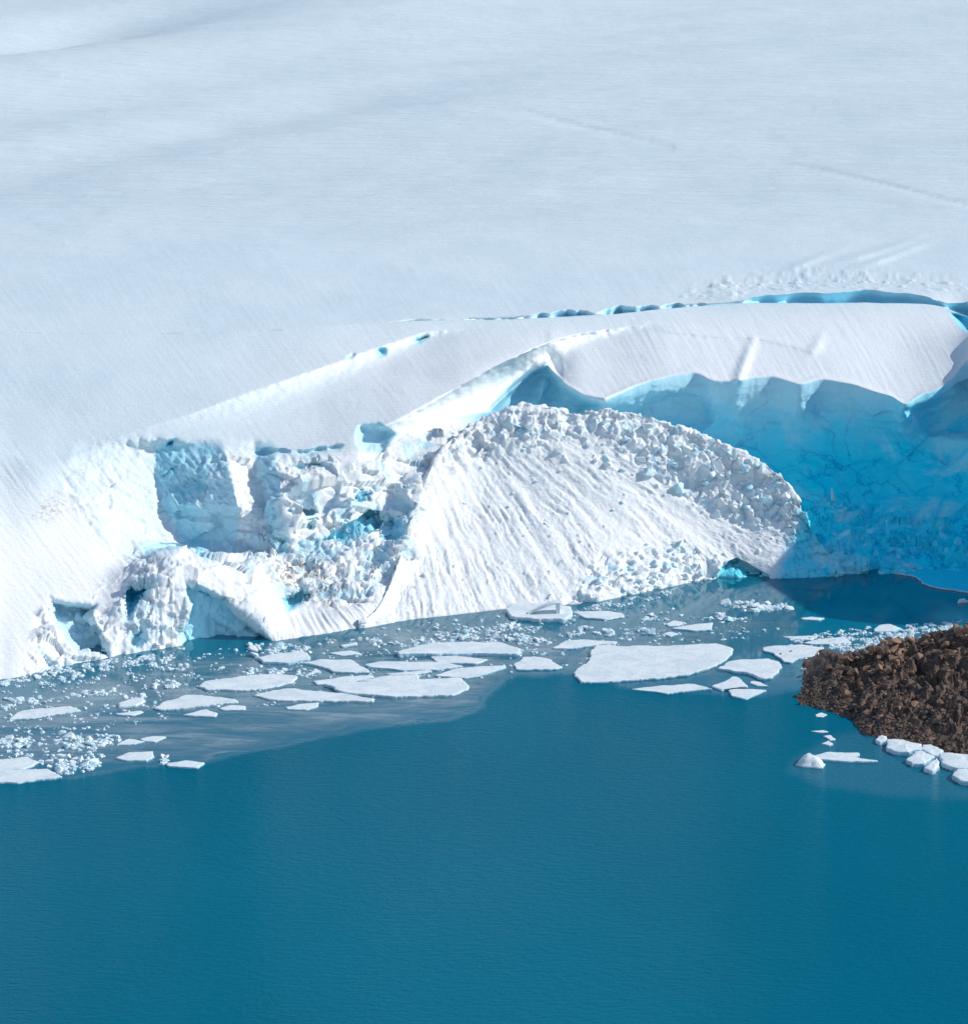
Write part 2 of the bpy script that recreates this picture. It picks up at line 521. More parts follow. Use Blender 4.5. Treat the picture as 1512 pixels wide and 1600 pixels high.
STEP = 1.7
def build_glacier():
    u = np.concatenate((np.linspace(-2600, -420, 20), np.linspace(-400, -24, 60), np.arange(-20, 1540, STEP),
                        np.linspace(1545, 1960, 70), np.linspace(1990, 4200, 20)))
    n = len(u)
    pu = np.stack((u / 9.0, u * 0, u * 0), -1)
    jit = lambda s, a: a * fbm(pu, 4, s, 0.6)
    def soft(a, n=220):
        return blur(a[None, :], n, 1)[0]
    def S(c, n=220):
        return [soft(a, n) for a in c(u)]
    sharp = np.interp(u, [20, 60, 280, 430, 470, 690, 780], [0, 1, 1, 0.2, 0, 0, 1])
    V, D = [], []
    v0 = K0(u)[0] + jit(1, 2.0) * sharp + 1.5 * fbm(pu * 0.2, 2, 2)
    D0 = depth_z(v0, 0.0)
    V.append(v0 + 6); D.append(D0 - 0.4)          # below the water line
    V.append(v0); D.append(D0)
    for c in (K1, K2, K3):
        v, d = S(c)
        V.append(v + 4 * fbm(pu * 0.12, 2, 20 + len(V)) * np.interp(u, [100, 220], [0, 1])); D.append(d)
    v4, d4 = K4(u)
    d4 = soft(d4, 120)
    v4 = v4 * np.interp(u, [240, 300], [0, 1]) + soft(v4, 300) * np.interp(u, [240, 300], [1, 0])
    vs_ = soft(v4, 55)
    v4 = np.where(u > 960, vs_ * np.interp(u, [960, 1000], [0, 1]) + v4 * np.interp(u, [960, 1000], [1, 0]), v4)
    v4 = v4 + 1.6 * fbm(pu * 0.3, 4, 8, 0.5) * np.interp(u, [150, 240, 560, 640, 850, 900], [0, 1, 1, 0, 0, 0.9])
    v6, d6 = S(K6, 400)
    pl = np.interp(u, [740, 800, 850, 880, 1520, 1580], [1, 0, 0, 1, 1, 0])       # the lip lies on the snow behind it
    kp = np.where(u < 820, np.clip((d6 - soft(d4, 300)) / np.maximum(soft(v4, 300) - v6, 8), 0.15, 0.6), 0.45)
    kp = soft(kp, 200)
    d4 = d4 * (1 - pl) + pl * (d6 - (v4 - v6) * kp)
    V.append(v4); D.append(d4)
    V.append(v4 - 9); D.append((d4 + K5g(u)[0]) * (1 - pl) + pl * (d6 - (v4 - 9 - v6) * kp))
    V.append(np.minimum(v6, V[-1] - 6)); D.append(d6)
    v7, d7 = S(K7, 300)
    j7 = 1.5 * fbm(pu * 0.15, 3, 9) * np.interp(u, [620, 700], [0, 1])
    k6 = (d7 - d6) / np.maximum(v6 - v7, 4)
    v7j = np.minimum(v7 + j7, V[-1] - 5)
    V.append(np.minimum(v7j + 3, V[-1] - 1.5)); D.append(d7 - (V[-1] - v7) * k6)
    V.append(v7j); D.append(d7 - (v7j - v7) * k6)
    g, w0 = S(GAP, 900)[0], S(WALL, 8)[0]
    smooth_w = np.interp(u, [-400, 600, 900, 1300, 1470, 1512, 1600, 1950], [0.8, 0.8, 7, 14, 14, 14, 4, 3])
    smooth_w = soft(smooth_w, 900)
    gs = soft(np.interp(u, [-400, 540, 1300, 1500, 1950], [0.1, 0.1, 7, 6.5, 3]), 900)
    kt = (602 - (d7 + gs + 0.6)) / np.maximum(v7 - 0.7 - smooth_w - 440, 5)   # slope of the snow beyond
    w = w0 * (1 + 0.45 * fbm(pu * 0.13, 3, 12) * np.interp(u, [620, 660], [0, 1]))
    w = w * np.where(u < 1150, np.clip(0.75 + 1.5 * fbm(pu * 0.22, 3, 13), 0.15, 1.2), 1)
    vt = v7j - 0.7 - w
    dt = 602 - (vt - 440) * kt
    V.append(v7j - 0.7); D.append(np.maximum(dt + np.clip(w * 0.16 - 0.4, -0.4, 2.0), D[-1] + 0.1))
    V.append(vt); D.append(np.maximum(dt, D[-2] + 0.2))
    V.append(vt - 3.5); D.append(np.maximum(602 - (vt - 3.5 - 440) * kt, D[-1] + 0.2))
    for fv, fd in FAR:
        V.append(np.minimum(u * 0 + fv, V[-1] - 4)); D.append(u * 0 + fd)
    V, D = np.array(V), np.array(D)
    counts = []
    vin = V[:, (u > -20) & (u < 1540)]
    for k in range(len(V) - 1):
        span = np.percentile(vin[k] - vin[k + 1], 85)
        st = STEP if k < 11 else (2.2 if k < 13 else 3.2)
        counts.append(max(2, int(span / st)))
    counts[0] = 2; counts[-1] = 6; counts[-2] = 20
    vv, dd = pchip_rows(V, D, counts)
    uu = np.broadcast_to(u, vv.shape).copy()
    rows = np.cumsum([0] + counts)
    # how far up the front (0 at water, 1 at the lip)
    frac = np.clip((V[1] - vv) / np.maximum(V[5] - V[1], 1e-3) * -1 * -1, 0, 2)
    below_lip = sstep(-3, 3, vv - v4[None, :])           # 1 on the front, 0 on the upper snow

    ice = np.zeros_like(vv); deep = np.zeros_like(vv); dirt = np.zeros_like(vv)
    off = np.zeros_like(vv)

    wob = 5 * fbm(np.stack((uu / 14, vv / 14, vv * 0), -1), 3, 40)
    wob2 = 9 * fbm(np.stack((uu / 22, vv / 22, vv * 0 + 5), -1), 4, 41)

    def recess(poly, depth, soft, icev=0.0, deepv=0.0, tilt=0.0, tiltv=0.0, w=1.0, isoft=4):
        p = np.array(poly, float)
        lo, hi = p.min(0) - 40, p.max(0) + 40
        cols = np.where((u > lo[0]) & (u < hi[0]))[0]
        if len(cols) == 0: return
        c = slice(cols[0], cols[-1] + 1)
        sdv = poly_sd(uu[:, c], vv[:, c], poly) + wob[:, c] * w * 0.6
        k = sstep(0, soft, sdv)
        off[:, c] += k * (depth + tilt * (uu[:, c] - p[:, 0].min()) + tiltv * (vv[:, c] - p[:, 1].min()))
        if icev:
            ki = sstep(-isoft, isoft, sdv)
            ice[:, c] = np.maximum(ice[:, c], ki * icev)
            deep[:, c] = np.maximum(deep[:, c], ki * deepv)

    def fault(pts, decay=160, icev=0.0):
        """pts (u, v, width, drop): the side to the right of travel lies lower (pushed back), fading with distance"""
        p = np.array(pts, float)
        fi = lambda j: soft(np.interp(u, p[:, 0], p[:, j]), 40)
        vl, wd, dr = fi(1), fi(2), fi(3)
        dr = dr * (u > p[0, 0] - 30) * (u < p[-1, 0] + 30)
        cs = 1 / np.sqrt(1 + soft(np.gradient(vl, u), 60) ** 2)
        sdv = (vv - vl[None, :]) * cs[None, :] + wob * 0.5
        x_ = np.clip(sdv / np.maximum(wd, 1)[None, :] + 0.3, 0, 1)
        t = sstep(0, 0.12, x_) * (1 - (1 - x_) ** 2)
        k = t * np.exp(-np.maximum(sdv - wd[None, :], 0) / decay)
        off[:] += k * dr[None, :]

    def ridge(pts, icev=0.0):
        """pts (u, v, half width, metres towards the camera)"""
        p = np.array(pts, float)
        wmax = p[:, 2].max() * 4
        m = (uu > p[:, 0].min() - wmax) & (uu < p[:, 0].max() + wmax) & (vv > p[:, 1].min() - wmax) & (vv < p[:, 1].max() + wmax)
        sdv, (wd, am) = line_sd(uu[m], vv[m], pts)
        off[m] -= am * np.exp(-(sdv / wd) ** 2)

    # ---- left front: shoulder, bowl, slots, arch with its cave, low niches
    # pleated front: right-hand sides of the folds face the sun, left-hand sides lie in shade
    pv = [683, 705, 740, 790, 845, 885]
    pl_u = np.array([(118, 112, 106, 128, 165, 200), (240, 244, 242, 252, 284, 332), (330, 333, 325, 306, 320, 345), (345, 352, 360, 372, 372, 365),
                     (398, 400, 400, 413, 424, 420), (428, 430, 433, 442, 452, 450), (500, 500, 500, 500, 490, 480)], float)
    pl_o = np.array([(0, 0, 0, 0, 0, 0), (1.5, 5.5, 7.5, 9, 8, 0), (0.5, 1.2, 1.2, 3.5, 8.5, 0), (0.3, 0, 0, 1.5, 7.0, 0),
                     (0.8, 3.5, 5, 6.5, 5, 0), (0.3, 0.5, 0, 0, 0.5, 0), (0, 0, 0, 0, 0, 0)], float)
    cc = np.where((u > 60) & (u < 540))[0]
    c = slice(cc[0], cc[-1] + 1)
    su, sv = uu[:, c] + wob[:, c] * 0.7, vv[:, c] + wob[:, c]
    LU = [np.interp(sv, pv, r) for r in pl_u]
    LO = [np.interp(sv, pv, r) * sstep(676, 700, sv) for r in pl_o]
    for k in range(len(LU) - 1):
        mm = (su >= LU[k]) & (su < LU[k + 1])
        t = (su - LU[k]) / np.maximum(LU[k + 1] - LU[k], 1)
        off[:, c] += np.where(mm, LO[k] + (LO[k + 1] - LO[k]) * t, 0)
        iv = {1: (0.72, 0.28), 2: (0.55, 0.15), 4: (0.65, 0.15)}.get(k)  # bare ice colour, also painting in the blue of the folds' shaded sides
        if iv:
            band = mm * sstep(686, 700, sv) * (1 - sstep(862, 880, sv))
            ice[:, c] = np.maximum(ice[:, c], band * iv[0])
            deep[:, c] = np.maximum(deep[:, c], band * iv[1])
    recess([(262, 690), (276, 684), (270, 696), (258, 698)], 3, 4, 1, 0.9, w=0.3)
    recess([(252, 744), (262, 737), (268, 731), (279, 727), (277, 735), (268, 741), (258, 749)], 3, 4, 1, 0.9, w=0.6)
    recess([(395, 704), (420, 698), (470, 703), (500, 697), (545, 693), (530, 703), (480, 712), (455, 708), (402, 716)], 3.0, 8, 0.5, 0.1, w=1.5)
    recess([(458, 726), (490, 720), (520, 724), (505, 736), (480, 731), (462, 737)], 2.5, 7, 0.5, 0.1, w=1.5)
    recess([(552, 676), (560, 662), (590, 658), (622, 678), (600, 705), (570, 708), (555, 695)], 6.0, 14, 0.6, 0.1, tilt=-0.03)
    recess([(484, 846), (520, 832), (560, 810), (588, 790), (600, 812), (575, 832), (540, 848), (490, 856)], 5.0, 9, 0.85, 0.4)
    recess([(545, 780), (575, 762), (584, 772), (560, 790)], 3.0, 6, 0.9, 0.4)
    recess([(608, 808), (630, 808), (634, 840), (620, 856), (600, 846)], 3.5, 8, 0.8, 0.35)
    recess([(475, 790), (492, 795), (490, 825), (476, 822)], 3.5, 6, 0.75, 0.3)
    recess([(438, 935), (455, 925), (475, 918), (490, 930), (470, 945), (448, 958)], 5.0, 8, 0.9, 0.6)
    recess([(283, 907), (312, 915), (341, 928), (370, 952), (400, 975), (428, 1004), (420, 1016), (288, 1022), (278, 985), (296, 955)],
           3.2, 7, 0.75, 0.3, w=0.8)
    recess([(198, 922), (220, 912), (249, 914), (228, 932), (212, 946), (201, 968)], 6.0, 7, 1.0, 0.9, w=0.4)
    recess([(78, 936), (115, 942), (155, 946), (142, 964), (160, 990), (172, 1012), (172, 1026), (119, 1023), (84, 980)], 5.0, 9, 0.55, 0.1, tilt=0.01)
    recess([(205, 985), (225, 975), (232, 1000), (215, 1016), (198, 1012)], 3.0, 8, 0.65, 0.3)
    recess([(215, 855), (250, 845), (285, 846), (300, 858), (262, 864), (226, 868)], 3.0, 8, 0.6, 0.1)
    recess([(575, 900), (595, 830), (620, 740), (680, 660), (745, 648), (725, 720), (700, 820), (680, 890)], -6.0, 45, w=0)
    # ---- upper snow: the long bright step on the left and the ramp in the middle
    fault([(150, 700, 26, 0.0), (270, 664, 30, 1.5), (380, 628, 36, 4.5), (500, 586, 36, 7.0), (600, 548, 28, 7.0), (668, 524, 14, 5.0), (720, 516, 8, 1.0), (760, 512, 8, 0)], 130)
    recess([(585, 552), (592, 542), (604, 543), (604, 555), (592, 558)], 2.5, 5, 0.8, 0.3, w=0.3)
    recess([(640, 540), (648, 528), (668, 523), (672, 528), (655, 538)], 3.5, 5, 0.7, 0.25, w=0.3)
    recess([(536, 560), (552, 550), (558, 556), (544, 563)], 1.8, 4, 0.5, 0.1, w=0.3)
    fault([(560, 690, 16, 0), (640, 655, 26, 6), (700, 625, 34, 13), (770, 588, 42, 18), (850, 548, 40, 18), (900, 528, 22, 9), (985, 514, 12, 3.0), (1040, 508, 8, 0)], 210)
    # small wind lip across the right-hand plate, with two ribs under it
    fault([(1018, 517, 4, 0), (1060, 524, 7, 1.3), (1120, 529, 9, 1.5), (1178, 531, 9, 1.2), (1240, 545, 8, 0.8), (1300, 562, 6, 0)], 40)
    ridge([(1176, 534, 7, 1.0), (1165, 560, 8, 2.2), (1154, 590, 8, 2.6)])
    ridge([(1285, 520, 8, 0.3), (1276, 540, 8, 1.4), (1262, 556, 8, 0.4)])
    # hollow under the apex, and the faces of the shaded wall
    recess([(766, 640), (785, 612), (828, 576), (856, 569), (882, 602), (918, 622), (948, 632), (900, 668), (820, 680), (760, 670)], 7.0, 14, 0.85, 0.22, tilt=-0.01, w=0.4)
    ridge([(858, 575, 10, 2.0), (848, 600, 13, 3.5), (840, 640, 14, 4)])
    recess([(960, 640), (1010, 612), (1060, 605), (1110, 618), (1120, 660), (1060, 690), (980, 670)], 3.0, 22, 0.1, 0.1, w=2)
    recess([(1262, 620), (1282, 608), (1315, 618), (1300, 645), (1275, 660), (1262, 640)], 2.0, 22, 0.1, 0.2)
    recess([(1405, 640), (1450, 622), (1480, 610), (1560, 560), (1600, 700), (1440, 680)], 5.0, 14, 0.2, 0.3)
    recess([(1479, 486), (1500, 490), (1540, 500), (1540, 540), (1500, 512)], 6.0, 8, 1.0, 0.6, w=0.3)

    # ---- broad swells of the upper snowfield
    ridge([(430, 150, 2.2, 0), (520, 158, 2.2, -7), (640, 162, 2.2, -3), (820, 177, 2.2, -6), (920, 198, 2.2, -8.0), (1050, 228, 2, -3)])
    ridge([(1200, 252, 2, -2), (1290, 270, 2, -5), (1390, 295, 2, -6), (1500, 322, 2, -4), (1620, 350, 2, -3)])
    # drift ribs and wind-broken snow near the big crevasse
    ridge([(1215, 424, 3, 0), (1250, 414, 3.0, 3.6), (1285, 400, 3.0, 3.0), (1330, 388, 3, 0)])
    ridge([(1290, 411, 3, 0.4), (1340, 402, 3.5, 4.6), (1400, 384, 4, 3.6), (1450, 366, 4, 0)])
    ridge([(1325, 423, 3, 0.3), (1370, 408, 4, 4.0), (1430, 385, 4, 2.6), (1470, 370, 4, 0)])
    crumb = sstep(0, 26, poly_sd(uu, vv, [(1070, 462), (1100, 440), (1200, 425), (1300, 418), (1400, 430), (1500, 440), (1512, 452), (1400, 448), (1300, 444), (1180, 452)]) + 14)

    off = blur(blur(off, 1, 0), 1, 1)
    ice = blur(blur(ice, 4, 0), 4, 1)
    deep = blur(blur(deep, 12, 0), 12, 1)
    ddo = dd + off
    P = at_depth(uu, vv, ddo)
    P[0, :, 2] = np.minimum(P[0, :, 2], -1.2)

    # ---- relief along the normal
    Nn = grid_normals(P)
    dist = P[..., 1]
    far = sstep(560, 760, dist)
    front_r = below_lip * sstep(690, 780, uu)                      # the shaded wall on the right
    talus = sstep(0, 30, vv - np.interp(u, [690, 1200, 1300, 1400, 1512, 1950], [800, 770, 760, 790, 800, 800])[None, :] + wob2) * sstep(690, 760, uu)
    chaos_poly = [(370, 905), (372, 850), (392, 810), (440, 740), (500, 720), (545, 715), (600, 700), (660, 672), (720, 655), (735, 690),
                  (680, 760), (660, 830), (650, 900), (620, 930), (560, 940), (500, 950), (440, 935)]
    chaos = sstep(-12, 22, poly_sd(uu, vv, chaos_poly) + wob2)
    low_poly = [(30, 1070), (60, 960), (84, 930), (120, 950), (170, 960), (195, 900), (230, 870), (270, 880), (300, 950), (282, 1015), (280, 1040)]
    low = sstep(-8, 14, poly_sd(uu, vv, low_poly) + wob)
    rough_poly = [(95, 740), (150, 700), (240, 700), (400, 705), (500, 712), (450, 800), (400, 850), (330, 870), (300, 890), (210, 890), (150, 850)]
    rough = sstep(-8, 14, poly_sd(uu, vv, rough_poly) + wob)
    slope_f = sstep(670, 760, vv) * (1 - sstep(640, 720, uu))      # lower left slope
    disp = np.zeros_like(vv)
    # broad swells of the upper snowfield, in metres of height over the ground
    X, Y = P[..., 0], P[..., 1]
    rot = math.radians(28)
    sx, sy = X * math.cos(rot) + Y * math.sin(rot), -X * math.sin(rot) + Y * math.cos(rot)
    sw = fbm(np.stack((sy / 95.0, sx / 260.0, X * 0 + 4), -1), 3, 58, 0.45) * 5.5 + fbm(np.stack((sy / 34.0, sx / 90.0, X * 0 + 8), -1), 3, 59, 0.5) * 1.1
    disp += 0.7 * sw * sstep(600, 720, Y) * (0.6 + 0.4 * sstep(800, 1100, Y))
    def swell(cu, cv, ru, rv, h, ang=0.0):
        a_, b_ = (uu - cu), (vv - cv)
        ca, sa = math.cos(math.radians(ang)), math.sin(math.radians(ang))
        return h * np.exp(-((a_ * ca + b_ * sa) / ru) ** 2 - ((-a_ * sa + b_ * ca) / rv) ** 2)
    disp += swell(-60, 135, 420, 42, 7, -8) + swell(120, 50, 190, 28, -9, -8) + swell(600, 20, 260, 45, 6, -5)
    disp += swell(60, 262, 420, 30, -2.0, -12) + swell(560, 150, 330, 28, -2.0, -10) + swell(160, 200, 220, 26, 1.5, -5)
    disp += swell(470, 340, 260, 34, -1.6, 0) + swell(300, 420, 500, 26, 1.0, 0)
    disp += fbm(P / 38.0, 3, 60) * 0.7 * (1 - front_r)
    disp += fbm(P / 9.0, 4, 61) * (0.10 + 0.06 * far) * (1 - front_r)
    # grooves running down the left slope (towards lower right in the view)
    th = math.radians(52)
    a = uu * math.sin(th) - vv * math.cos(th) * 1.0
    b = uu * math.cos(th) + vv * math.sin(th)
    gro = fbm(np.stack((a / 7.0, b / 70.0, a * 0), -1), 4, 62, 0.6)
    disp += fbm(P / 3.0, 4, 64, 0.6) * 0.55 * rough
    disp += gro * (0.05 + 0.09 * slope_f + 0.26 * rough) * (1 - far) * (1 - front_r) * (1 - chaos)
    # the grooved skirt left of the debris cone, and the rough wall of the cave
    skirt = sstep(-10, 14, poly_sd(uu, vv, [(425, 1012), (405, 950), (420, 930), (455, 962), (560, 930), (660, 880), (680, 975), (520, 1000)]))
    fan = np.arctan2(uu - 380, vv - 760)
    disp += skirt * (fbm(np.stack((fan * 48, np.hypot(uu - 380, vv - 760) / 60.0, uu * 0), -1), 4, 65, 0.62) * 0.5)
    cavem = sstep(-4, 10, poly_sd(uu, vv, [(283, 907), (341, 928), (400, 975), (428, 1010), (288, 1016), (278, 985)]))
    disp += cavem * (fbm(P / 4.0, 4, 66, 0.55) * 1.3 + fbm(P / np.array((1.2, 1.2, 5.0)), 3, 67) * 0.2)
    # plate between: grooves falling towards the camera
    gro2 = fbm(np.stack(((uu - 0.55 * vv) / 6.5, vv / 80.0, uu * 0 + 3), -1), 3, 63, 0.6)
    plate = sstep(480, 520, vv) * (1 - below_lip) * sstep(820, 980, uu)
    disp += gro2 * 0.07 * plate
    # wall on the right: broad facets, undercut strata
    m = (front_r > 0.01)
    q = P[m]
    wall = blocky(q / np.array((14.0, 14.0, 9.0)) + 0.25 * gnoise(q / 6.0, 76)[:, None], 70, 0.8) * 0.75 + fbm(q / 9.0, 4, 71) * 1.5 + fbm(q / np.array((9.0, 9, 1.6)), 3, 72) * 0.5 + fbm(q / 2.5, 4, 77, 0.6) * 0.35
    disp[m] += wall * front_r[m] * (1 - 0.5 * talus[m]) * sstep(0, 40, vv - v4[None, :])[m]
    m = talus > 0.01
    q = P[m]
    disp[m] += talus[m] * (blocky(q / 5.0, 73) * 1.7 + blocky(q / 2.0, 74) * 0.8 + fbm(q / 1.2, 3, 75) * 0.2)
    m = chaos > 0.01
    q = P[m]
    fine = sstep(790, 880, vv)[m]
    bl = blocky(q / np.array((9.0, 9.0, 6.0)), 80) * 2.0 + blocky(q / 3.4, 81) * 0.8 + (blocky(q / 1.3, 82) * 0.4 + fbm(q / 1.2, 3, 83) * 0.25) * (0.35 + fine)
    disp[m] += chaos[m] * bl
    m = low > 0.01
    q = P[m]
    disp[m] += low[m] * (blocky(q / 5.0, 85) * 0.9 + blocky(q / 2.0, 86) * 0.45 + fbm(q / 1.6, 4, 87) * 0.4)
    lf_poly = [(95, 735), (150, 702), (240, 692), (400, 702), (520, 704), (480, 800), (420, 890), (440, 950), (425, 1003), (290, 1010), (200, 1022), (45, 1058), (75, 950), (185, 890), (110, 800)]
    lf = sstep(0, 22, poly_sd(uu, vv, lf_poly) + wob2) * (0.45 + 0.55 * sstep(230, 262, uu + 0.3 * (700 - vv)))
    m = lf > 0.01
    q = P[m]
    disp[m] += lf[m] * (blocky(q / np.array((7.0, 7.0, 5.0)), 91) * 1.25 + blocky(q / 3.2, 92) * 0.32 + blocky(q / 1.1, 93) * 0.12)
    m = crumb > 0.01
    q = P[m]
    disp[m] += crumb[m] * np.maximum(0, fbm(q / 3.2, 3, 88)) * 1.3
    edge = np.ones_like(vv); edge[:2] = 0.3
    P = P + Nn * (disp * edge)[..., None]
    P[0, :, 2] = np.minimum(P[0, :, 2], -1.2)

    # ---- ice and dirt masks
    patch = fbm(P / 6.0, 4, 90)
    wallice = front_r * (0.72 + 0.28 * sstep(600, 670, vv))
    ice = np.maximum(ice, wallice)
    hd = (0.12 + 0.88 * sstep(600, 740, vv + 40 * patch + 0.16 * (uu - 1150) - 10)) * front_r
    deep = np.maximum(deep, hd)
    ice = np.maximum(ice, chaos * 0.62 * sstep(0.0, 0.35, patch + 0.06))
    ice = np.maximum(ice, low * 0.4 * sstep(0.05, 0.35, patch))
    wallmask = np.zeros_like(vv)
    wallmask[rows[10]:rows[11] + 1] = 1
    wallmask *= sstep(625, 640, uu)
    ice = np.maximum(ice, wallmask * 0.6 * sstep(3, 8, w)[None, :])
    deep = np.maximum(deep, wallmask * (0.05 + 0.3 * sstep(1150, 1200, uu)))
    wideg = np.zeros_like(vv); wideg[rows[9]:rows[10] + 1] = 1
    ice = np.maximum(ice, wideg * sstep(3, 6, g)[None, :] * 0.5)
    deep = np.maximum(deep, wideg * sstep(5, 9, g)[None, :] * 0.6)
    for poly, s in (([(430, 890), (480, 870), (540, 900), (520, 945), (450, 930), (415, 900)], 1.0), ([(640, 760), (670, 700), (720, 655), (735, 665), (700, 710), (660, 790)], 0.5),
                    ([(600, 690), (680, 670), (690, 720), (640, 740), (600, 720)], 0.28), ([(630, 790), (665, 830), (655, 880), (635, 860)], 0.4), ([(50, 805), (95, 765), (110, 790), (70, 815)], 0.6)):
        dirt = np.maximum(dirt, s * sstep(-14, 14, poly_sd(uu, vv, poly) + wob))
    streak = np.clip(1 - below_lip * sstep(690, 760, uu) - 0.7 * chaos, 0.1, 1) * (0.45 + 0.55 * far)
    plate_f = 0.75 * sstep(470, 540, vv + 0.06 * (uu - 900)) * sstep(200, 700, uu)
    fresh = np.clip(np.maximum(sstep(-6, 40, vv - v4[None, :]), plate_f) + 0.8 * chaos, 0, 1) * np.where(uu < 100, sstep(690, 860, vv), 1) * (1 - 0.75 * rough * sstep(300, 240, uu))
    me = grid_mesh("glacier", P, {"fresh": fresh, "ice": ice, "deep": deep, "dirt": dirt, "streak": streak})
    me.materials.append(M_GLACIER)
    o = link(bpy.data.objects.new("glacier", me))
    tag(o, "broad snow covered glacier ending in a broken blue ice front at the water", None, kind="structure")
    return uu, vv, P

GU, GV, GP = build_glacier()

# ------------------------------------------------------------------ debris cone of avalanched ice
RIDGE = curve([(560, 982, 438), (600, 950, 447), (625, 880, 458), (645, 790, 470), (680, 708, 483), (720, 668, 491), (760, 650, 495), (800, 634, 496), (835, 628, 497), (870, 640, 496), (905, 645, 496),
               (940, 638, 497), (990, 643, 497), (1050, 664, 496), (1120, 690, 494), (1180, 714, 492), (1225, 745, 489), (1252, 785, 486), (1275, 840, 482), (1295, 885, 480), (1310, 900, 479)])
FOOT = curve([(560, 984), (640, 968), (700, 962), (800, 950), (880, 946), (930, 941), (1000, 927), (1060, 914), (1100, 906), (1150, 902), (1210, 905), (1250, 903), (1310, 901)])

def build_cone():
    u = np.arange(560, 1310.1, STEP)
    pu = np.stack((u / 8.0, u * 0, u * 0), -1)
    vr, dr = RIDGE(u)
    def soften(a, n=240):
        return blur(a[None, :], n, 1)[0]
    vr0, dr = soften(vr), soften(dr)
    vf0 = soften(FOOT(u)[0])
    vr = vr0 + 7 * fbm(pu * 0.3, 5, 101, 0.62) * np.interp(u, [690, 760], [0, 1])
    vf = FOOT(u)[0] + 3.0 * fbm(pu * 0.6, 4, 102, 0.6) * np.interp(u, [800, 900], [0.15, 1])
    df = depth_z(vf0, 0)
    rows_v, rows_d = [vf], [df]
    nr = 190
    for s in np.linspace(0, 1, nr):
        v_ = vf + (vr - vf) * s
        rows_v.append(v_)
        s0 = (vf0 - v_) / (vf0 - vr0)
        prof = s0 + 0.10 * np.sin(math.pi * np.clip(s0, 0, 1)) ** 2
        rows_d.append(df + (dr - df) * prof)
    vv, dd = np.array(rows_v), np.array(rows_d)
    uu = np.broadcast_to(u, vv.shape).copy()
    P = at_depth(uu, vv, dd)
    # the hidden back of the crest drops behind it
    back = []
    for k in range(1, 9):
        q = P[-1].copy()
        q[:, 1] += 1.1 * k
        q[:, 2] -= 0.12 * k * k
        back.append(q)
    P = np.concatenate((P, np.array(back)), 0)
    vv = np.concatenate((vv, np.repeat(vv[-1:], 8, 0)), 0)
    uu = np.concatenate((uu, np.repeat(uu[-1:], 8, 0)), 0)
    # sink the flanks into the glacier behind
    Nn = grid_normals(P)
    ang = np.arctan2(uu - 560, vv - 470)
    rad = np.hypot(uu - 560, vv - 470)
    warp = 0.02 * fbm(np.stack((uu / 60, vv / 60, uu * 0), -1), 3, 103)
    gro = fbm(np.stack(((ang + warp) * 62, rad / 55.0, ang * 0), -1), 5, 104, 0.74)
    gro = np.sign(gro) * np.abs(gro) ** 0.85
    gro2 = fbm(np.stack(((ang + warp) * 26, rad / 160.0, ang * 0 + 3), -1), 2, 105)
    rub = sstep(0, 40, poly_sd(uu, vv, [(690, 690), (760, 640), (860, 620), (1000, 630), (1120, 675), (1240, 740), (1275, 800), (1255, 850), (1180, 830), (1090, 795), (1010, 745),
                                        (960, 700), (900, 690), (840, 700), (760, 730), (690, 745)]) + 12 + 30 * fbm(np.stack((uu / 38, vv / 38, uu * 0), -1), 4, 106, 0.6))
    toe = sstep(0, 24, poly_sd(uu, vv, [(870, 960), (900, 905), (940, 870), (1000, 850), (1060, 845), (1110, 870), (1170, 880), (1180, 915), (1050, 940)]) + 10 + 10 * fbm(np.stack((uu / 20, vv / 20, uu * 0), -1), 3, 107))
    left = sstep(0, 40, 700 - uu - 0.25 * (vv - 700)) * sstep(0, 60, 930 - vv)
    shade = sstep(1203, 1236, uu + 0.4 * (vv - 880))  # cast shadow on the right flank, painted below as deep blue ice
    rough = np.clip(rub + toe + 0.7 * left + shade * 0.7, 0, 1)
    brk = 0.35 + 1.1 * sstep(-0.25, 0.35, fbm(np.stack((uu / 45, vv / 60, uu * 0 + 2), -1), 3, 117))
    disp = (1 - rough) * (gro * 0.46 * brk + gro2 * 0.5) + fbm(P / 14.0, 3, 108) * 0.8
    disp += fbm(P / 1.1, 3, 110, 0.7) * 0.2 + np.maximum(0, fbm(P / 1.6, 3, 115) - 0.32) * 1.6
    m = rough > 0.01
    q = P[m]
    disp[m] += rough[m] * (blocky(q / 5.5, 116) * 0.8 * rub[m] + blocky(q / 2.8, 111) * 0.7 + blocky(q / 1.5, 112) * 0.5 + fbm(q / 0.9, 3, 113) * 0.22)
    e = np.ones_like(vv); e[:2] = 0.25
    P = P + Nn * (disp * e)[..., None]
    P[0] = P[1]; P[0, :, 2] = -2.0
    patch = fbm(P / 2.2, 4, 114)
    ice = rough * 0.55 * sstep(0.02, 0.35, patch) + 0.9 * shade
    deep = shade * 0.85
    # ice caves at the toe
    cave = sstep(-5, 5, poly_sd(uu, vv, [(1122, 905), (1130, 888), (1150, 874), (1168, 884), (1200, 902), (1200, 912), (1122, 912)]))
    P[..., 1] += cave * 5.0
    ice = np.maximum(ice, cave * 0.55); deep = np.maximum(deep, cave * 0.3)
    dirt = 0.35 * sstep(-12, 12, poly_sd(uu, vv, [(640, 780), (690, 690), (725, 655), (740, 672), (700, 720), (665, 800), (655, 880), (638, 870)]))
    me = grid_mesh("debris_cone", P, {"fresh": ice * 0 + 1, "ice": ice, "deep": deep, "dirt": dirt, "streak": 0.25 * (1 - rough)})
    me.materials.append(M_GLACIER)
    o = link(bpy.data.objects.new("debris_cone", me))
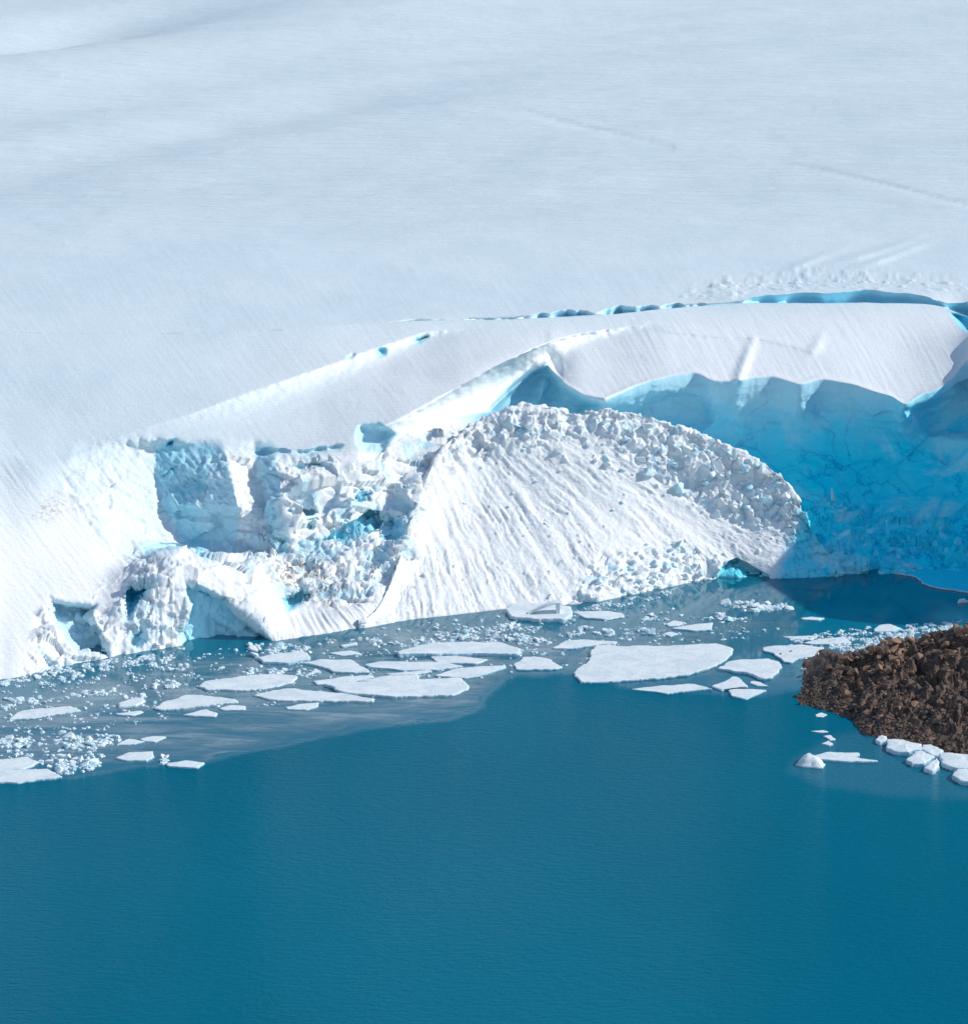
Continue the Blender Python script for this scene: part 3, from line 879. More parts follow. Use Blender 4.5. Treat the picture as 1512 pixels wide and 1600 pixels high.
    tag(o, "grooved white cone of avalanched snow and ice spilling from the cliff to the water", None, kind="structure")
    return uu, vv, P
CU, CV, CPos = build_cone()

# ------------------------------------------------------------------ floating ice
def Z(u0, v0, k):
    return lambda pts: [(u0 + a * k, v0 + b * k) for a, b in pts]
Z5 = Z(0, 960, 0.26455)
Z6 = Z(380, 920, 0.27778)
Z7 = Z(780, 900, 0.27778)
Z8 = Z(1100, 880, 0.27249)
PX = lambda pts: pts

def ragged(poly, seed, amp=0.35, step=0.3):
    """outline on the water in metres, edges broken into short uneven pieces"""
    p = np.array(poly, float)
    W = on_plane(p[:, 0], p[:, 1], 0.0)[:, :2]
    W = np.stack((W * 0.95 + np.roll(W, 1, 0) * 0.05, W * 0.95 + np.roll(W, -1, 0) * 0.05), 1).reshape(-1, 2)   # worn corners
    r = np.random.default_rng(seed)
    out = []
    for a, b in zip(W, np.roll(W, -1, 0)):
        L = np.linalg.norm(b - a)
        n = max(1, int(L / step))
        t = np.arange(n) / n
        q = a + (b - a) * t[:, None]
        nn = np.array((-(b - a)[1], (b - a)[0])) / max(L, 1e-6)
        w = fbm(np.stack((q[:, 0] / 3.4, q[:, 1] / 3.4, q[:, 0] * 0 + seed), -1), 5, seed % 97, 0.62)
        out.append(q + nn * (w * amp * 2.4)[:, None])
    W = np.concatenate(out)
    return W

def make_floe(name, poly, free, label, seed, group="flat ice floes on the calm water", dome=0.0, mats=None, cat="ice floe", amp=0.35):
    span = np.ptp(np.array(poly, float), axis=0).min()
    W = ragged(poly, seed, 1.45 * amp * min(1.0, 0.25 + span / 35))
    ar = 0.5 * np.sum(W[:, 0] * np.roll(W[:, 1], -1) - np.roll(W[:, 0], -1) * W[:, 1])
    if ar < 0: W = W[::-1]
    c = W.mean(0)
    n = len(W)
    bm = bmesh.new()
    r = np.random.default_rng(seed + 5)
    tv = fbm(np.stack((W[:, 0] / 5, W[:, 1] / 5, W[:, 0] * 0), -1), 2, 7)
    tiltx, tilty = r.normal(0, 0.006, 2)
    def inset(f, z, noise=0.0):
        q = c + (W - c) * f
        # inset by about a fixed width rather than by a fraction
        return [bm.verts.new((q[i, 0] - c[0], q[i, 1] - c[1], z + tiltx * (q[i, 0] - c[0]) + tilty * (q[i, 1] - c[1]) + noise * tv[i])) for i in range(n)]
    size = math.sqrt(abs(ar)) + 0.5
    free = free * 0.52
    f1 = 1 - min(0.12, 0.10 / size)
    f2 = 1 - min(0.3, 0.45 / size)
    rings = [inset(0.93, -0.7), inset(0.985, -0.05), inset(1.0, free * 0.55, free * 0.2), inset(f1, free * 0.95, free * 0.2),
             inset(f2, free * 1.03, free * 0.15)]
    if dome > 0:
        for k, f in enumerate((0.75, 0.5, 0.25)):
            h = free + dome * (1 - f * f)
            rings.append(inset(f, h, free * 0.5))
    side = []
    for k in range(len(rings) - 1):
        for i in range(n):
            j = (i + 1) % n
            try:
                f = bm.faces.new((rings[k][i], rings[k][j], rings[k + 1][j], rings[k + 1][i]))
                f.material_index = 1 if k < 3 else 0
                f.smooth = k >= 3
            except ValueError:
                pass
    f = bm.faces.new(rings[-1])
    f.material_index = 0
    bmesh.ops.triangulate(bm, faces=[f])
    bmesh.ops.recalc_face_normals(bm, faces=bm.faces)
    me = bpy.data.meshes.new(name)
    bm.to_mesh(me); bm.free()
    for m_ in (mats or (M_FLOE, M_FLOESIDE)):
        me.materials.append(m_)
    o = link(bpy.data.objects.new(name, me))
    o.location = (c[0], c[1], 0)
    tag(o, label, cat, group)
    return o

FLOES = [
    (Z5([(50, 620), (120, 580), (240, 560), (420, 550), (480, 575), (350, 595), (200, 615), (60, 628)]), .45, "long pale floe nearest the left edge below the low niche in the ice front"),
    (Z5([(705, 535), (760, 515), (850, 500), (855, 520), (800, 550), (705, 557)]), .7, "small thick tilted slab with a bright flat front edge"),
    (Z5([(920, 560), (960, 530), (1100, 485), (1150, 480), (1400, 510), (1410, 525), (1200, 550), (960, 570)]), .5, "broad wedge floe with a humped back, just right of the small tilted slab"),
    (Z5([(680, 590), (830, 573), (845, 580), (790, 602), (700, 597)]), .3, "thin sliver floe just below the small tilted slab"),
    (Z5([(1075, 600), (1220, 565), (1280, 590), (1270, 608), (1150, 608)]), .4, "small pointed floe below the right end of the broad wedge floe"),
    (Z5([(1290, 560), (1360, 540), (1450, 545), (1445, 565), (1320, 570)]), .3, "small flat floe touching the right tip of the broad wedge floe"),
    (PX([(308, 1075), (325, 1066), (380, 1058), (430, 1055), (463, 1058), (460, 1066), (440, 1074), (380, 1081), (320, 1080)]), .55, "large oval floe with a clean front edge, below the ice cave"),
    (Z5([(690, 770), (760, 740), (860, 755), (800, 770), (690, 778)]), .3, "thin triangular floe beside the rubble raft, left one of a touching pair"),
    (Z5([(830, 740), (900, 722), (980, 728), (920, 760), (850, 755)]), .3, "thin lens floe, right one of a touching pair beside the rubble raft"),
    (Z5([(675, 855), (760, 825), (910, 815), (915, 850), (870, 875), (760, 870)]), .5, "smooth rounded floe alone between the rubble rafts and the open water"),
    (Z5([(980, 885), (1100, 870), (1215, 885), (1170, 915), (1080, 910), (990, 900)]), .45, "thin floe at the very edge of the slush, lowest one on the left half"),
    (Z5([(-90, 945), (0, 938), (100, 927), (280, 922), (370, 970), (250, 985), (100, 1000), (-90, 1008)]), .6, "smooth white floe at the left edge bordering the open rippled water"),
    (Z5([(-90, 870), (0, 865), (150, 852), (240, 880), (130, 925), (0, 936), (-90, 938)]), .6, "snow covered floe at the left edge, behind the one bordering open water"),
    (Z6([(60, 605), (130, 585), (250, 565), (530, 595), (740, 630), (730, 645), (300, 640), (150, 630)]), .55, "long spear shaped floe pointing right, with a blue chunk against its front"),
    (Z6([(450, 550), (560, 540), (800, 528), (1230, 508), (1270, 545), (1260, 575), (1180, 610), (1000, 612), (850, 620), (640, 605), (530, 590), (500, 560)]), .75, "big flat floe with a notch of blue at its lower right corner, left of centre"),
    (Z6([(390, 525), (560, 500), (730, 490), (740, 500), (560, 540), (410, 545)]), .35, "narrow ribbon floe above the left end of the big flat floe"),
    (Z6([(640, 522), (820, 492), (990, 490), (990, 513), (930, 520), (760, 527)]), .35, "flat floe lying directly behind the big flat floe left of centre"),
    (Z6([(680, 435), (760, 418), (1100, 420), (1240, 445), (1080, 465), (900, 465), (720, 450)]), .6, "long floe with rounded ends, in the row below the longest straight sided slab"),
    (Z6([(330, 425), (440, 405), (600, 405), (640, 430), (715, 475), (620, 480), (520, 475), (450, 445)]), .6, "floe cut diagonally at its right end, left of the long floe with rounded ends"),
    (PX([(619, 1023), (644, 1016), (672, 1009), (730, 1008), (780, 1008), (815, 1018), (808, 1026), (740, 1026), (672, 1026), (622, 1028)]), 1.1, "longest straight sided slab with a tall blue shaded front edge"),
    (Z6([(1050, 387), (1200, 384), (1380, 405), (1310, 428), (1100, 425)]), .5, "short floe tucked under the front of the longest straight sided slab"),
    (Z6([(1070, 495), (1200, 455), (1470, 440), (1480, 452), (1320, 500), (1250, 508)]), .5, "tapered floe reaching up to the right from the big flat floe's far corner"),
    (Z6([(800, 480), (1040, 462), (1060, 470), (960, 488), (830, 488)]), .3, "thin sliver floe between the long rounded floe and the flat floe behind the big one"),
    (Z6([(235, 670), (340, 650), (425, 645), (420, 665), (360, 685), (250, 682)]), .35, "small lozenge floe in front of the spear shaped floe"),
    (Z6([(545, 325), (640, 308), (640, 322), (560, 333)]), .5, "tiny straight plank of ice in the mirror calm water below the grooved slope"),
    (Z6([(80, 400), (200, 375), (360, 370), (375, 405), (250, 430), (110, 425)]), .9, "thick pale slab with soft sides beside the heaped brash near the ice cave"),
    (Z6([(480, 365), (600, 350), (670, 368), (560, 378)]), .25, "low slushy floe in the calm water above the diagonally cut floe"),
    (Z7([(300, 410), (370, 370), (470, 365), (660, 378), (650, 393), (560, 393), (500, 402), (380, 415)]), .5, "floe pressed against the upper left corner of the biggest floe"),
    (Z7([(405, 550), (450, 525), (495, 500), (505, 440), (540, 402), (620, 397), (680, 415), (820, 405), (920, 412), (1100, 400), (1220, 395), (1310, 425), (1325, 440), (1270, 490), (1160, 540), (1060, 565), (900, 585), (740, 595), (600, 603), (445, 607), (435, 580)]), .8, "biggest floe, a wide snow covered plate with ragged left side"),
    (Z7([(85, 510), (130, 465), (200, 460), (290, 475), (350, 520), (280, 532), (90, 533)]), .5, "rounded white floe standing alone left of the biggest floe"),
    (Z7([(740, 640), (830, 628), (1100, 615), (1200, 645), (1060, 655), (940, 668), (860, 655)]), .45, "slim leaf shaped floe in open water in front of the biggest floe"),
    (Z8([(40, 715), (100, 690), (170, 662), (210, 680), (245, 716), (150, 722), (100, 738)]), .6, "angular floe, left one of the cracked pair at the rim of the open water"),
    (Z8([(130, 733), (240, 728), (355, 735), (290, 765), (240, 787), (150, 770)]), .5, "five sided floe, front one of the cracked pair at the rim of the open water"),
    (Z8([(258, 692), (270, 678), (320, 685), (368, 710), (300, 708)]), .3, "small flat shard right of the cracked pair of floes"),
    (Z8([(75, 615), (130, 575), (200, 562), (360, 555), (440, 576), (445, 590), (420, 630), (385, 670), (330, 675), (250, 640)]), .7, "wide diamond floe with a bright right edge, next to the biggest floe"),
    (Z7([(970, 300), (1050, 285), (1200, 268), (1195, 310), (1100, 315)]), .5, "flat floe with a square right end, upper right of the rounded floes"),
    (Z7([(935, 275), (980, 255), (1050, 268), (1000, 283), (950, 288)]), .4, "small floe just behind the one with a square right end"),
    (Z7([(920, 330), (960, 318), (1010, 330), (960, 345)]), .4, "tiny floe just in front of the one with a square right end"),
    (Z7([(-40, 410), (60, 402), (130, 440), (60, 450), (-40, 445)]), .5, "short floe at the right end of the longest straight sided slab"),
    (Z7([(410, 207), (600, 203), (690, 215), (700, 235), (600, 250), (480, 240)]), .5, "low floe with a pale blue pool, right of the arched slab"),
    (Z8([(335, 490), (420, 482), (560, 475), (690, 495), (640, 540), (560, 550), (500, 580), (455, 575), (420, 555), (400, 530), (345, 510)]), .6, "large floe with a hooked left side, behind the wide diamond floe"),
    (Z8([(570, 465), (650, 440), (800, 430), (845, 465), (780, 475), (620, 470)]), .5, "half moon floe amid the fine brash, left of the rocky headland"),
    (Z8([(970, 385), (1000, 365), (1060, 360), (1125, 385), (1090, 403), (980, 405)]), .8, "bright humped floe in the fine brash behind the rocky headland"),
    (Z8([(445, 425), (540, 430), (640, 420), (620, 445), (500, 440)]), .35, "thin strip floe at the left end of the fine brash"),
    (Z8([(585, 575), (640, 555), (700, 570), (660, 590), (590, 588)]), .35, "small oval floe close to the tip of the rocky headland"),
    (Z8([(670, 530), (740, 530), (770, 550), (700, 562), (680, 550)]), .35, "small angular floe behind the oval one near the headland tip"),
    (Z8([(780, 525), (900, 508), (890, 530), (800, 537)]), .35, "small narrow floe touching the rocks on the far side of the headland"),
    (Z8([(550, 320), (610, 312), (690, 320), (660, 333), (560, 328)]), .4, "lone tiny floe on the dark shaded water of the bay"),
    (Z8([(635, 870), (670, 857), (705, 870), (680, 885), (645, 882)]), .12, "pale half sunken floe just off the headland's near shore"),
    (Z8([(630, 1110), (700, 1090), (880, 1095), (890, 1110), (840, 1118), (1000, 1143), (900, 1150), (650, 1130)]), .5, "forked white floe in the open water below the headland"),
    (Z8([(605, 965), (680, 960), (710, 970), (660, 975)]), .2, "thin white streak of ice, uppermost of three scraps off the headland"),
    (Z8([(680, 995), (720, 990), (748, 1015), (720, 1020)]), .3, "middle one of three scraps of ice off the headland"),
    (Z8([(670, 1040), (710, 1020), (740, 1045), (715, 1052)]), .4, "lowest of three scraps of ice off the headland"),
]
for i, (poly, free, lab) in enumerate(FLOES):
    make_floe("ice_floe", poly, free, lab, 200 + i)
# a few that are not plain plates
make_floe("ice_floe", Z8([(510, 1160), (530, 1135), (590, 1112), (640, 1140), (700, 1160), (680, 1180), (560, 1175)]), 0.5,
          "peaked white mound of ice left of the forked floe", 301, dome=1.2)
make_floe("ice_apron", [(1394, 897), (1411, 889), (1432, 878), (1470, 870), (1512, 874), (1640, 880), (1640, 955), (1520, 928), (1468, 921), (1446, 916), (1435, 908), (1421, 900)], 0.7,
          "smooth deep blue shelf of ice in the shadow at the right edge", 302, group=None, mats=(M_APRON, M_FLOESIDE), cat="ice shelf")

# slab with a raised arch over a pool
arch = make_floe("ice_floe", Z7([(45, 200), (70, 172), (150, 166), (400, 192), (412, 235), (360, 262), (220, 262), (60, 245)]), 1.3,
                 "thick slab with a raised curved arch over a hollow, close to the debris cone", 303)

def arch_part(parent):
    bm = bmesh.new()
    n = 22
    prev = None
    for i in range(n):
        t = i / (n - 1)
        x = -2.0 + 5.6 * t
        zt = 0.95 + 1.7 * math.sin(min(t * 1.12, 1.0) * math.pi / 2) ** 1.3
        zb = zt - 0.35 if t < 0.86 else 0.2
        w = 0.9 + 0.9 * t
        y0 = -1.9 + 0.5 * t + 0.12 * math.sin(9 * t)
        ring = [bm.verts.new(c) for c in ((x, y0 - w * 0.5, zb), (x, y0 - w * 0.5 + 0.1, zt), (x, y0 + w, zt - 0.15), (x, y0 + w + 0.1, zb))]
        if prev:
            for k in range(4):
                bm.faces.new((prev[k], prev[(k + 1) % 4], ring[(k + 1) % 4], ring[k]))
        else:
            bm.faces.new(ring[::-1])
        prev = ring
    bm.faces.new(prev)
    bmesh.ops.recalc_face_normals(bm, faces=bm.faces)
    me = bpy.data.meshes.new("ice_arch")
    bm.to_mesh(me); bm.free()
    me.materials.append(M_FLOE)
    o = link(bpy.data.objects.new("ice_arch", me), parent)
    o["label"] = "raised curved arch of ice over a blue hollow"
arch_part(arch)

# ------------------------------------------------------------------ loose ice blocks
def hull_block(seed, n=11, pointy=0.0, squash=(1, 1, 1)):
    r = np.random.default_rng(seed)
    bm = bmesh.new()
    for k in range(n):
        d = r.normal(size=3); d /= np.linalg.norm(d)
        p = np.sign(d) * np.abs(d) ** 0.7 * (0.75 + 0.35 * r.random())
        if pointy and p[2] > 0:
            p[2] *= 1 + pointy; p[:2] *= 0.55
        bm.verts.new(p * np.array(squash))
    res = bmesh.ops.convex_hull(bm, input=bm.verts)
    bmesh.ops.delete(bm, geom=[g for g in res["geom_interior"] if isinstance(g, bmesh.types.BMVert)], context='VERTS')
    bmesh.ops.bevel(bm, geom=list(bm.edges), offset=0.06, segments=1, affect='EDGES', profile=0.5)
    me = bpy.data.meshes.new("ice_block")
    bm.to_mesh(me); bm.free()
    return me

BLOCKS = [hull_block(500 + k, 10 + k % 5) for k in range(12)]
for me in BLOCKS: me.materials.append(M_BLOCK)
BLUES = [hull_block(540 + k, 10 + k % 4) for k in range(5)]
for me in BLUES: me.materials.append(M_BLOCKBLUE)
PALES = [hull_block(560 + k, 10 + k % 4) for k in range(4)]
for me in PALES: me.materials.append(M_FLOESIDE)

def put_block(name, me, pos, size, label, cat, group, flat=1.0, sink=0.3, tilt=0.5, rnd=random):
    o = bpy.data.objects.new(name, me)
    sx, sy, sz = size * rnd.uniform(.7, 1.2), size * rnd.uniform(.7, 1.2), size * flat * rnd.uniform(.7, 1.15)
    o.scale = (sx, sy, sz)
    o.rotation_euler = (rnd.uniform(-tilt, tilt), rnd.uniform(-tilt, tilt), rnd.uniform(0, 6.28))
    o.location = (pos[0], pos[1], pos[2] + sz * (0.8 - 2 * sink) * 0.8)
    link(o)
    tag(o, label, cat, group)
    return o

# brash floating on the water: clusters given by polygon, number and size range
CLUSTERS = [
    (Z5([(330, 765), (400, 720), (520, 735), (700, 710), (720, 740), (620, 780), (450, 795), (340, 785)]), 26, (.35, .95), "rubble raft", "heaped white ice chunk in the rubble raft left of the touching pair of thin floes"),
    (Z5([(-20, 735), (120, 725), (235, 752), (180, 790), (80, 800), (-20, 780)]), 18, (.35, .9), "rubble at the left edge", "heaped white ice chunk in the small rubble patch at the left edge"),
    (Z5([(235, 870), (300, 835), (480, 850), (615, 822), (632, 898), (480, 935), (360, 950), (270, 915)]), 30, (.35, 1.0), "rubble raft by open water", "heaped white ice chunk in the rubble raft behind the left floes by open water"),
    (Z5([(860, 300), (980, 270), (1110, 300), (1120, 330), (960, 335)]), 10, (.35, .8), "brash off the low niches", "small white ice chunk floating off the arch's left foot"),
    (Z5([(850, 430), (980, 390), (1090, 415), (1060, 435), (900, 440)]), 9, (.3, .8), "brash above the wedge floe", "small white ice chunk floating above the broad wedge floe"),
    (Z5([(720, 490), (760, 455), (860, 475), (850, 500), (740, 503)]), 6, (.3, .8), "brash above the tilted slab", "small white ice chunk just above the small tilted slab"),
    (Z5([(360, 480), (470, 450), (680, 445), (690, 470), (520, 490)]), 12, (.25, .7), "brash off the lowest niche", "small ice chunk drifting off the lowest niche of the ice front"),
    (Z5([(0, 500), (150, 490), (320, 520), (300, 545), (120, 560), (20, 580)]), 12, (.25, .7), "brash around the leftmost long floe", "small ice chunk around the long pale floe nearest the left edge"),
    (Z6([(20, 320), (140, 310), (360, 325), (400, 360), (250, 380), (60, 385)]), 26, (.35, 1.0), "heaped brash by the cave", "white ice chunk heaped on the water right below the ice cave"),
    (Z6([(0, 455), (150, 445), (260, 460), (470, 450), (460, 480), (250, 490), (0, 495)]), 16, (.3, .8), "brash left of the diagonal floe", "white ice chunk between the cave brash and the large oval floe"),
    (Z6([(950, 310), (1060, 215), (1220, 215), (1340, 220), (1512, 205), (1512, 310), (1280, 312)]), 34, (.35, 1.0), "brash behind the straight slab", "white ice chunk in the brash behind the longest straight sided slab"),
    (Z6([(640, 290), (720, 280), (880, 300), (930, 325), (800, 345)]), 9, (.3, .75), "scattered brash on the calm strip", "white ice chunk on the calm strip below the grooved slope"),
    (Z7([(0, 275), (180, 262), (270, 285), (150, 305), (0, 300)]), 12, (.3, .8), "brash below the arched slab", "white ice chunk floating just below the arched slab"),
    (Z7([(20, 345), (120, 325), (200, 335), (300, 365), (280, 388), (120, 390)]), 20, (.35, .9), "brash left of the biggest floe", "white ice chunk in the patch up left of the biggest floe"),
    (Z7([(365, 320), (420, 290), (520, 290), (480, 330), (400, 342)]), 8, (.35, .9), "brash patch below the blue pool", "white ice chunk in the patch below the floe with the pale blue pool"),
    (Z7([(525, 325), (560, 300), (640, 305), (645, 330), (590, 345)]), 7, (.35, .9), "tight brash patch", "white ice chunk in the tight clump right below the blue pool floe"),
    (Z7([(705, 328), (800, 295), (850, 285), (895, 315), (850, 330)]), 9, (.35, .9), "brash beside the tiny floe", "white ice chunk left of the tiny floe near the square ended one"),
    (Z7([(775, 235), (810, 215), (970, 235), (960, 250), (800, 252)]), 8, (.35, .85), "brash right of the blue pool", "white ice chunk trailing right of the floe with the pale blue pool"),
    (Z7([(1160, 240), (1220, 215), (1260, 205), (1310, 235), (1400, 240), (1250, 262)]), 9, (.4, 1.1), "brash by the cone reflection", "white ice chunk in the clump left of the raft near the cone"),
    (Z8([(75, 240), (180, 222), (300, 220), (400, 230), (555, 240), (520, 265), (380, 285), (200, 275)]), 34, (.35, 1.0), "raft of brash near the cone", "white ice chunk in the long raft of brash before the shaded bay"),
    (Z8([(450, 430), (700, 402), (900, 365), (1170, 372), (1500, 350), (1512, 385), (1300, 400), (1050, 470), (920, 490), (750, 512), (600, 472)]), 70, (.25, .6), "fine brash behind the headland", "small flat ice piece in the fine brash behind the headland"),
    (Z8([(1450, 215), (1512, 205), (1560, 210), (1560, 265), (1500, 265)]), 5, (.6, 1.2), "chunks at the right edge", "white ice chunk at the right edge just below the blue ice shelf"),
    (Z5([(930, 900), (960, 840), (1000, 850), (990, 872)]), 4, (.3, .6), "chunks by the rounded floe", "white ice chunk between the smooth rounded floe and the slush edge"),
    (Z5([(180, 260), (420, 320), (300, 360), (100, 400), (0, 440), (-20, 420), (110, 350)]), 24, (.35, 1.0), "brash along the left ice foot", "white ice chunk piled along the foot of the leftmost ice front"),
]
def inside_points(poly, n, seed):
    p = np.array(poly, float)
    r = np.random.default_rng(seed)
    out = []
    while len(out) < n:
        q = r.uniform(p.min(0), p.max(0), (200, 2))
        s_ = poly_sd(q[:, 0], q[:, 1], p)
        out.extend(q[s_ > 0].tolist())
    return out[:n]

brash_rnd = random.Random(3)
for ci, (poly, n, (s0, s1), grp, lab) in enumerate(CLUSTERS):
    n = max(3, int(n * 0.68))
    for (pu_, pv_) in inside_points(poly, n, 900 + ci):
        w = on_plane(pu_, pv_, 0.0)
        size = brash_rnd.uniform(s0, s1) * brash_rnd.choice((0.8, 1.0, 1.0, 1.25))
        fine = "fine" in grp
        put_block("ice_chunk", brash_rnd.choice(BLOCKS if brash_rnd.random() < .88 else PALES), (w[0], w[1], 0), size,
                  lab, "ice chunk", grp, flat=0.22 if fine else 0.6, sink=0.28, tilt=0.08 if fine else 0.45, rnd=brash_rnd)

# fine crushed ice between the floes: too small to pick apart
def crushed_ice():
    r = np.random.default_rng(77)
    zones = [([(0, 1075), (100, 1045), (290, 1015), (440, 1010), (600, 980), (780, 962), (800, 1050), (640, 1085), (330, 1110), (120, 1150), (0, 1190)], 1500),
             ([(780, 965), (1000, 945), (1120, 960), (1230, 985), (1120, 1010), (900, 1040), (800, 1040)], 500),
             ([(1215, 1000), (1300, 985), (1500, 970), (1512, 990), (1400, 1000), (1260, 1060)], 900),
             ([(30, 1062), (110, 1042), (200, 1026), (290, 1012), (280, 1030), (150, 1050), (60, 1080)], 700),
             ([(870, 950), (930, 945), (1010, 930), (1060, 918), (1040, 932), (940, 955)], 250),
             ([(90, 1140), (190, 1150), (160, 1200), (20, 1210), (0, 1180)], 350)]
    zones += [(c[0], 9 * c[1]) for c in CLUSTERS]
    V_, F_ = [], []
    for zi, (poly, n) in enumerate(zones):
        pts = np.array(inside_points(poly, n * 3, 1200 + zi))
        k = fbm(np.stack((pts[:, 0] / 22, pts[:, 1] / 9, pts[:, 0] * 0 + zi), -1), 3, 99)
        pts = pts[np.argsort(-k)][:n]
        W = on_plane(pts[:, 0], pts[:, 1], 0.0)
        for (x, y, _) in W:
            s_ = 0.07 + (0.34 if zi < 6 else 0.42) * r.random() ** 2.2
            a0 = r.random() * 6.28
            hgt = s_ * r.uniform(.3, .9)
            m_ = 5
            b0 = len(V_)
            for k2 in range(m_):
                rr = s_ * r.uniform(.6, 1.3)
                V_.append((x + rr * 1.3 * math.cos(a0 + k2 * 6.283 / m_), y + rr * math.sin(a0 + k2 * 6.283 / m_), -0.06))
            for k2 in range(m_):
                rr = s_ * r.uniform(.3, .8)
                V_.append((x + rr * 1.2 * math.cos(a0 + k2 * 6.283 / m_), y + rr * math.sin(a0 + k2 * 6.283 / m_), hgt * r.uniform(.6, 1.2)))
            for k2 in range(m_):
                j = (k2 + 1) % m_
                F_.append((b0 + k2, b0 + j, b0 + m_ + j, b0 + m_ + k2))
            F_.append(tuple(b0 + m_ + k2 for k2 in range(m_)))
    me = bpy.data.meshes.new("crushed_ice")
    me.from_pydata(V_, [], F_)
    me.materials.append(M_BLOCK)
    o = link(bpy.data.objects.new("crushed_ice", me))
    tag(o, "fine crushed ice scattered on the water between the floes", "crushed ice", kind="stuff")
crushed_ice()

# thin slush film on the calm water
def slush():
    xs = np.linspace(-125, 110, 300)
    ys = np.linspace(366, 478, 240)
    X, Y = np.meshgrid(xs, ys)
    k = CP * Y + SP * CAM_H
    u = 756 + F * X / k
    v = 800 - F * (SP * Y - CP * CAM_H) / k
    P = np.stack((X, Y, X * 0 + 0.012), -1)
    wob = 17 * fbm(P / 6.0, 5, 130, 0.6)
    polys = [([(-200, 1240), (0, 1222), (80, 1217), (160, 1204), (240, 1196), (320, 1190), (400, 1172), (470, 1159), (560, 1139), (640, 1131), (700, 1124), (745, 1106),
               (765, 1078), (800, 1052), (880, 1045), (900, 1000), (800, 968), (600, 985), (440, 1012), (290, 1022), (60, 1080), (-200, 1120)], 1.0),
             ([(880, 1046), (900, 1000), (1050, 965), (1240, 955), (1262, 985), (1140, 1000), (1160, 1075), (1080, 1070), (980, 1066)], 0.85),
             ([(1200, 1040), (1240, 1000), (1500, 965), (1530, 1000), (1300, 1040), (1240, 1075), (1190, 1080)], 0.7),
             ([(1238, 1205), (1262, 1218), (1300, 1228), (1400, 1240), (1530, 1250), (1530, 1236), (1380, 1215), (1300, 1205)], 0.35)]
    film = np.zeros_like(X)
    for p, a in polys:
        s_ = poly_sd(u, v, p) + wob
        film = np.maximum(film, a * sstep(-2, 22 if a == 1.0 else 34, s_))
        film = np.maximum(film, 1.2 * a * np.exp(-((s_ - 4) / 2.4) ** 2) * sstep(1040, 1090, v) * np.clip(0.4 + 1.4 * fbm(P / 9.0, 3, 131), 0, 1))
    me = grid_mesh("slush_film", P, {"film": film})
    keep = film.reshape(-1) > 0.01
    bm = bmesh.new(); bm.from_mesh(me)
    bm.verts.ensure_lookup_table()
    bmesh.ops.delete(bm, geom=[v_ for v_ in bm.verts if not keep[v_.index]], context='VERTS')
    bm.to_mesh(me); bm.free()
    me.materials.append(M_SLUSH)
    o = link(bpy.data.objects.new("slush_film", me))
    tag(o, "thin grey film of slush ice streaked over the calm water", "slush", kind="stuff")
slush()

# ------------------------------------------------------------------ ice blocks on the cone and the shaded talus
def surf_picker(U, V_, P, poly, n, seed):
    s_ = poly_sd(U, V_, np.array(poly, float))
    ids = np.argwhere(s_ > 0)
    r = np.random.default_rng(seed)
    k = r.choice(len(ids), n, replace=False)
    return [P[tuple(ids[i])] for i in k]

brnd = random.Random(5)
def where(p, u0, u1):
    pu_ = 756 + F * p[0] / (CP * p[1] + SP * (CAM_H - p[2]))
    return ("left third", "middle third", "right third")[int(np.clip((pu_ - u0) / (u1 - u0) * 3, 0, 2))]
cone_main = slice(0, 190)
for poly, n, (s0, s1), grp, lab in (
        ([(720, 680), (830, 632), (990, 648), (1120, 690), (1235, 755), (1250, 830), (1180, 835), (1080, 800), (1000, 755), (920, 715), (780, 710)], 150, (.3, 1.4), "blocks on the cone crest",
         "@ bluish white ice block in the cone's crest rubble"),
        ([(880, 940), (920, 895), (1000, 855), (1070, 845), (1110, 880), (1100, 900), (1000, 922)], 55, (.35, .9), "blocks at the cone toe",
         "@ white ice block in the cone's toe rubble"),
        ([(700, 720), (860, 700), (1000, 760), (1100, 850), (900, 880), (720, 860)], 16, (.3, .55), "blocks on the grooved face", "@ ice block resting on the cone's grooved face")):
    ux = np.array(poly, float)[:, 0]
    for p in surf_picker(CU[cone_main], CV[cone_main], CPos[cone_main], poly, n, len(grp)):
        pu_ = 756 + F * p[0] / (CP * p[1] + SP * (CAM_H - p[2]))
        third = ("left", "middle", "right")[int(np.clip((pu_ - ux.min()) / np.ptp(ux) * 3, 0, 2))]
        size = s0 + (s1 - s0) * brnd.random() ** 1.6
        big = "large" if size > s0 + 0.7 * (s1 - s0) else "small"
        put_block("ice_block", brnd.choice(BLOCKS), p, size, lab.replace("@", big) + ", " + third + " third of it", "ice block", grp + ", %s %s" % (big, third), flat=.85, sink=.38, tilt=.7, rnd=brnd)
for p in surf_picker(GU, GV, GP, [(400, 880), (450, 800), (560, 760), (640, 740), (650, 860), (600, 920), (480, 930)], 45, 4):
    put_block("ice_block", brnd.choice(BLOCKS), p, brnd.uniform(.3, 1.0), "broken ice block in the shattered hollow left of the cone, " + where(p, 400, 650), "ice block", "blocks in the shattered hollow, " + where(p, 400, 650), flat=.9, sink=.42, tilt=.8, rnd=brnd)
for p in surf_picker(GU, GV, GP, [(1255, 880), (1270, 800), (1320, 780), (1400, 800), (1500, 830), (1500, 865), (1380, 885)], 45, 6):
    put_block("ice_block", brnd.choice(BLUES), p, brnd.uniform(.5, 1.4), "blue ice block on the shaded talus below the high wall, " + where(p, 1255, 1500), "ice block", "blocks on the shaded talus, " + where(p, 1255, 1500), flat=.9, sink=.42, tilt=.8, rnd=brnd)
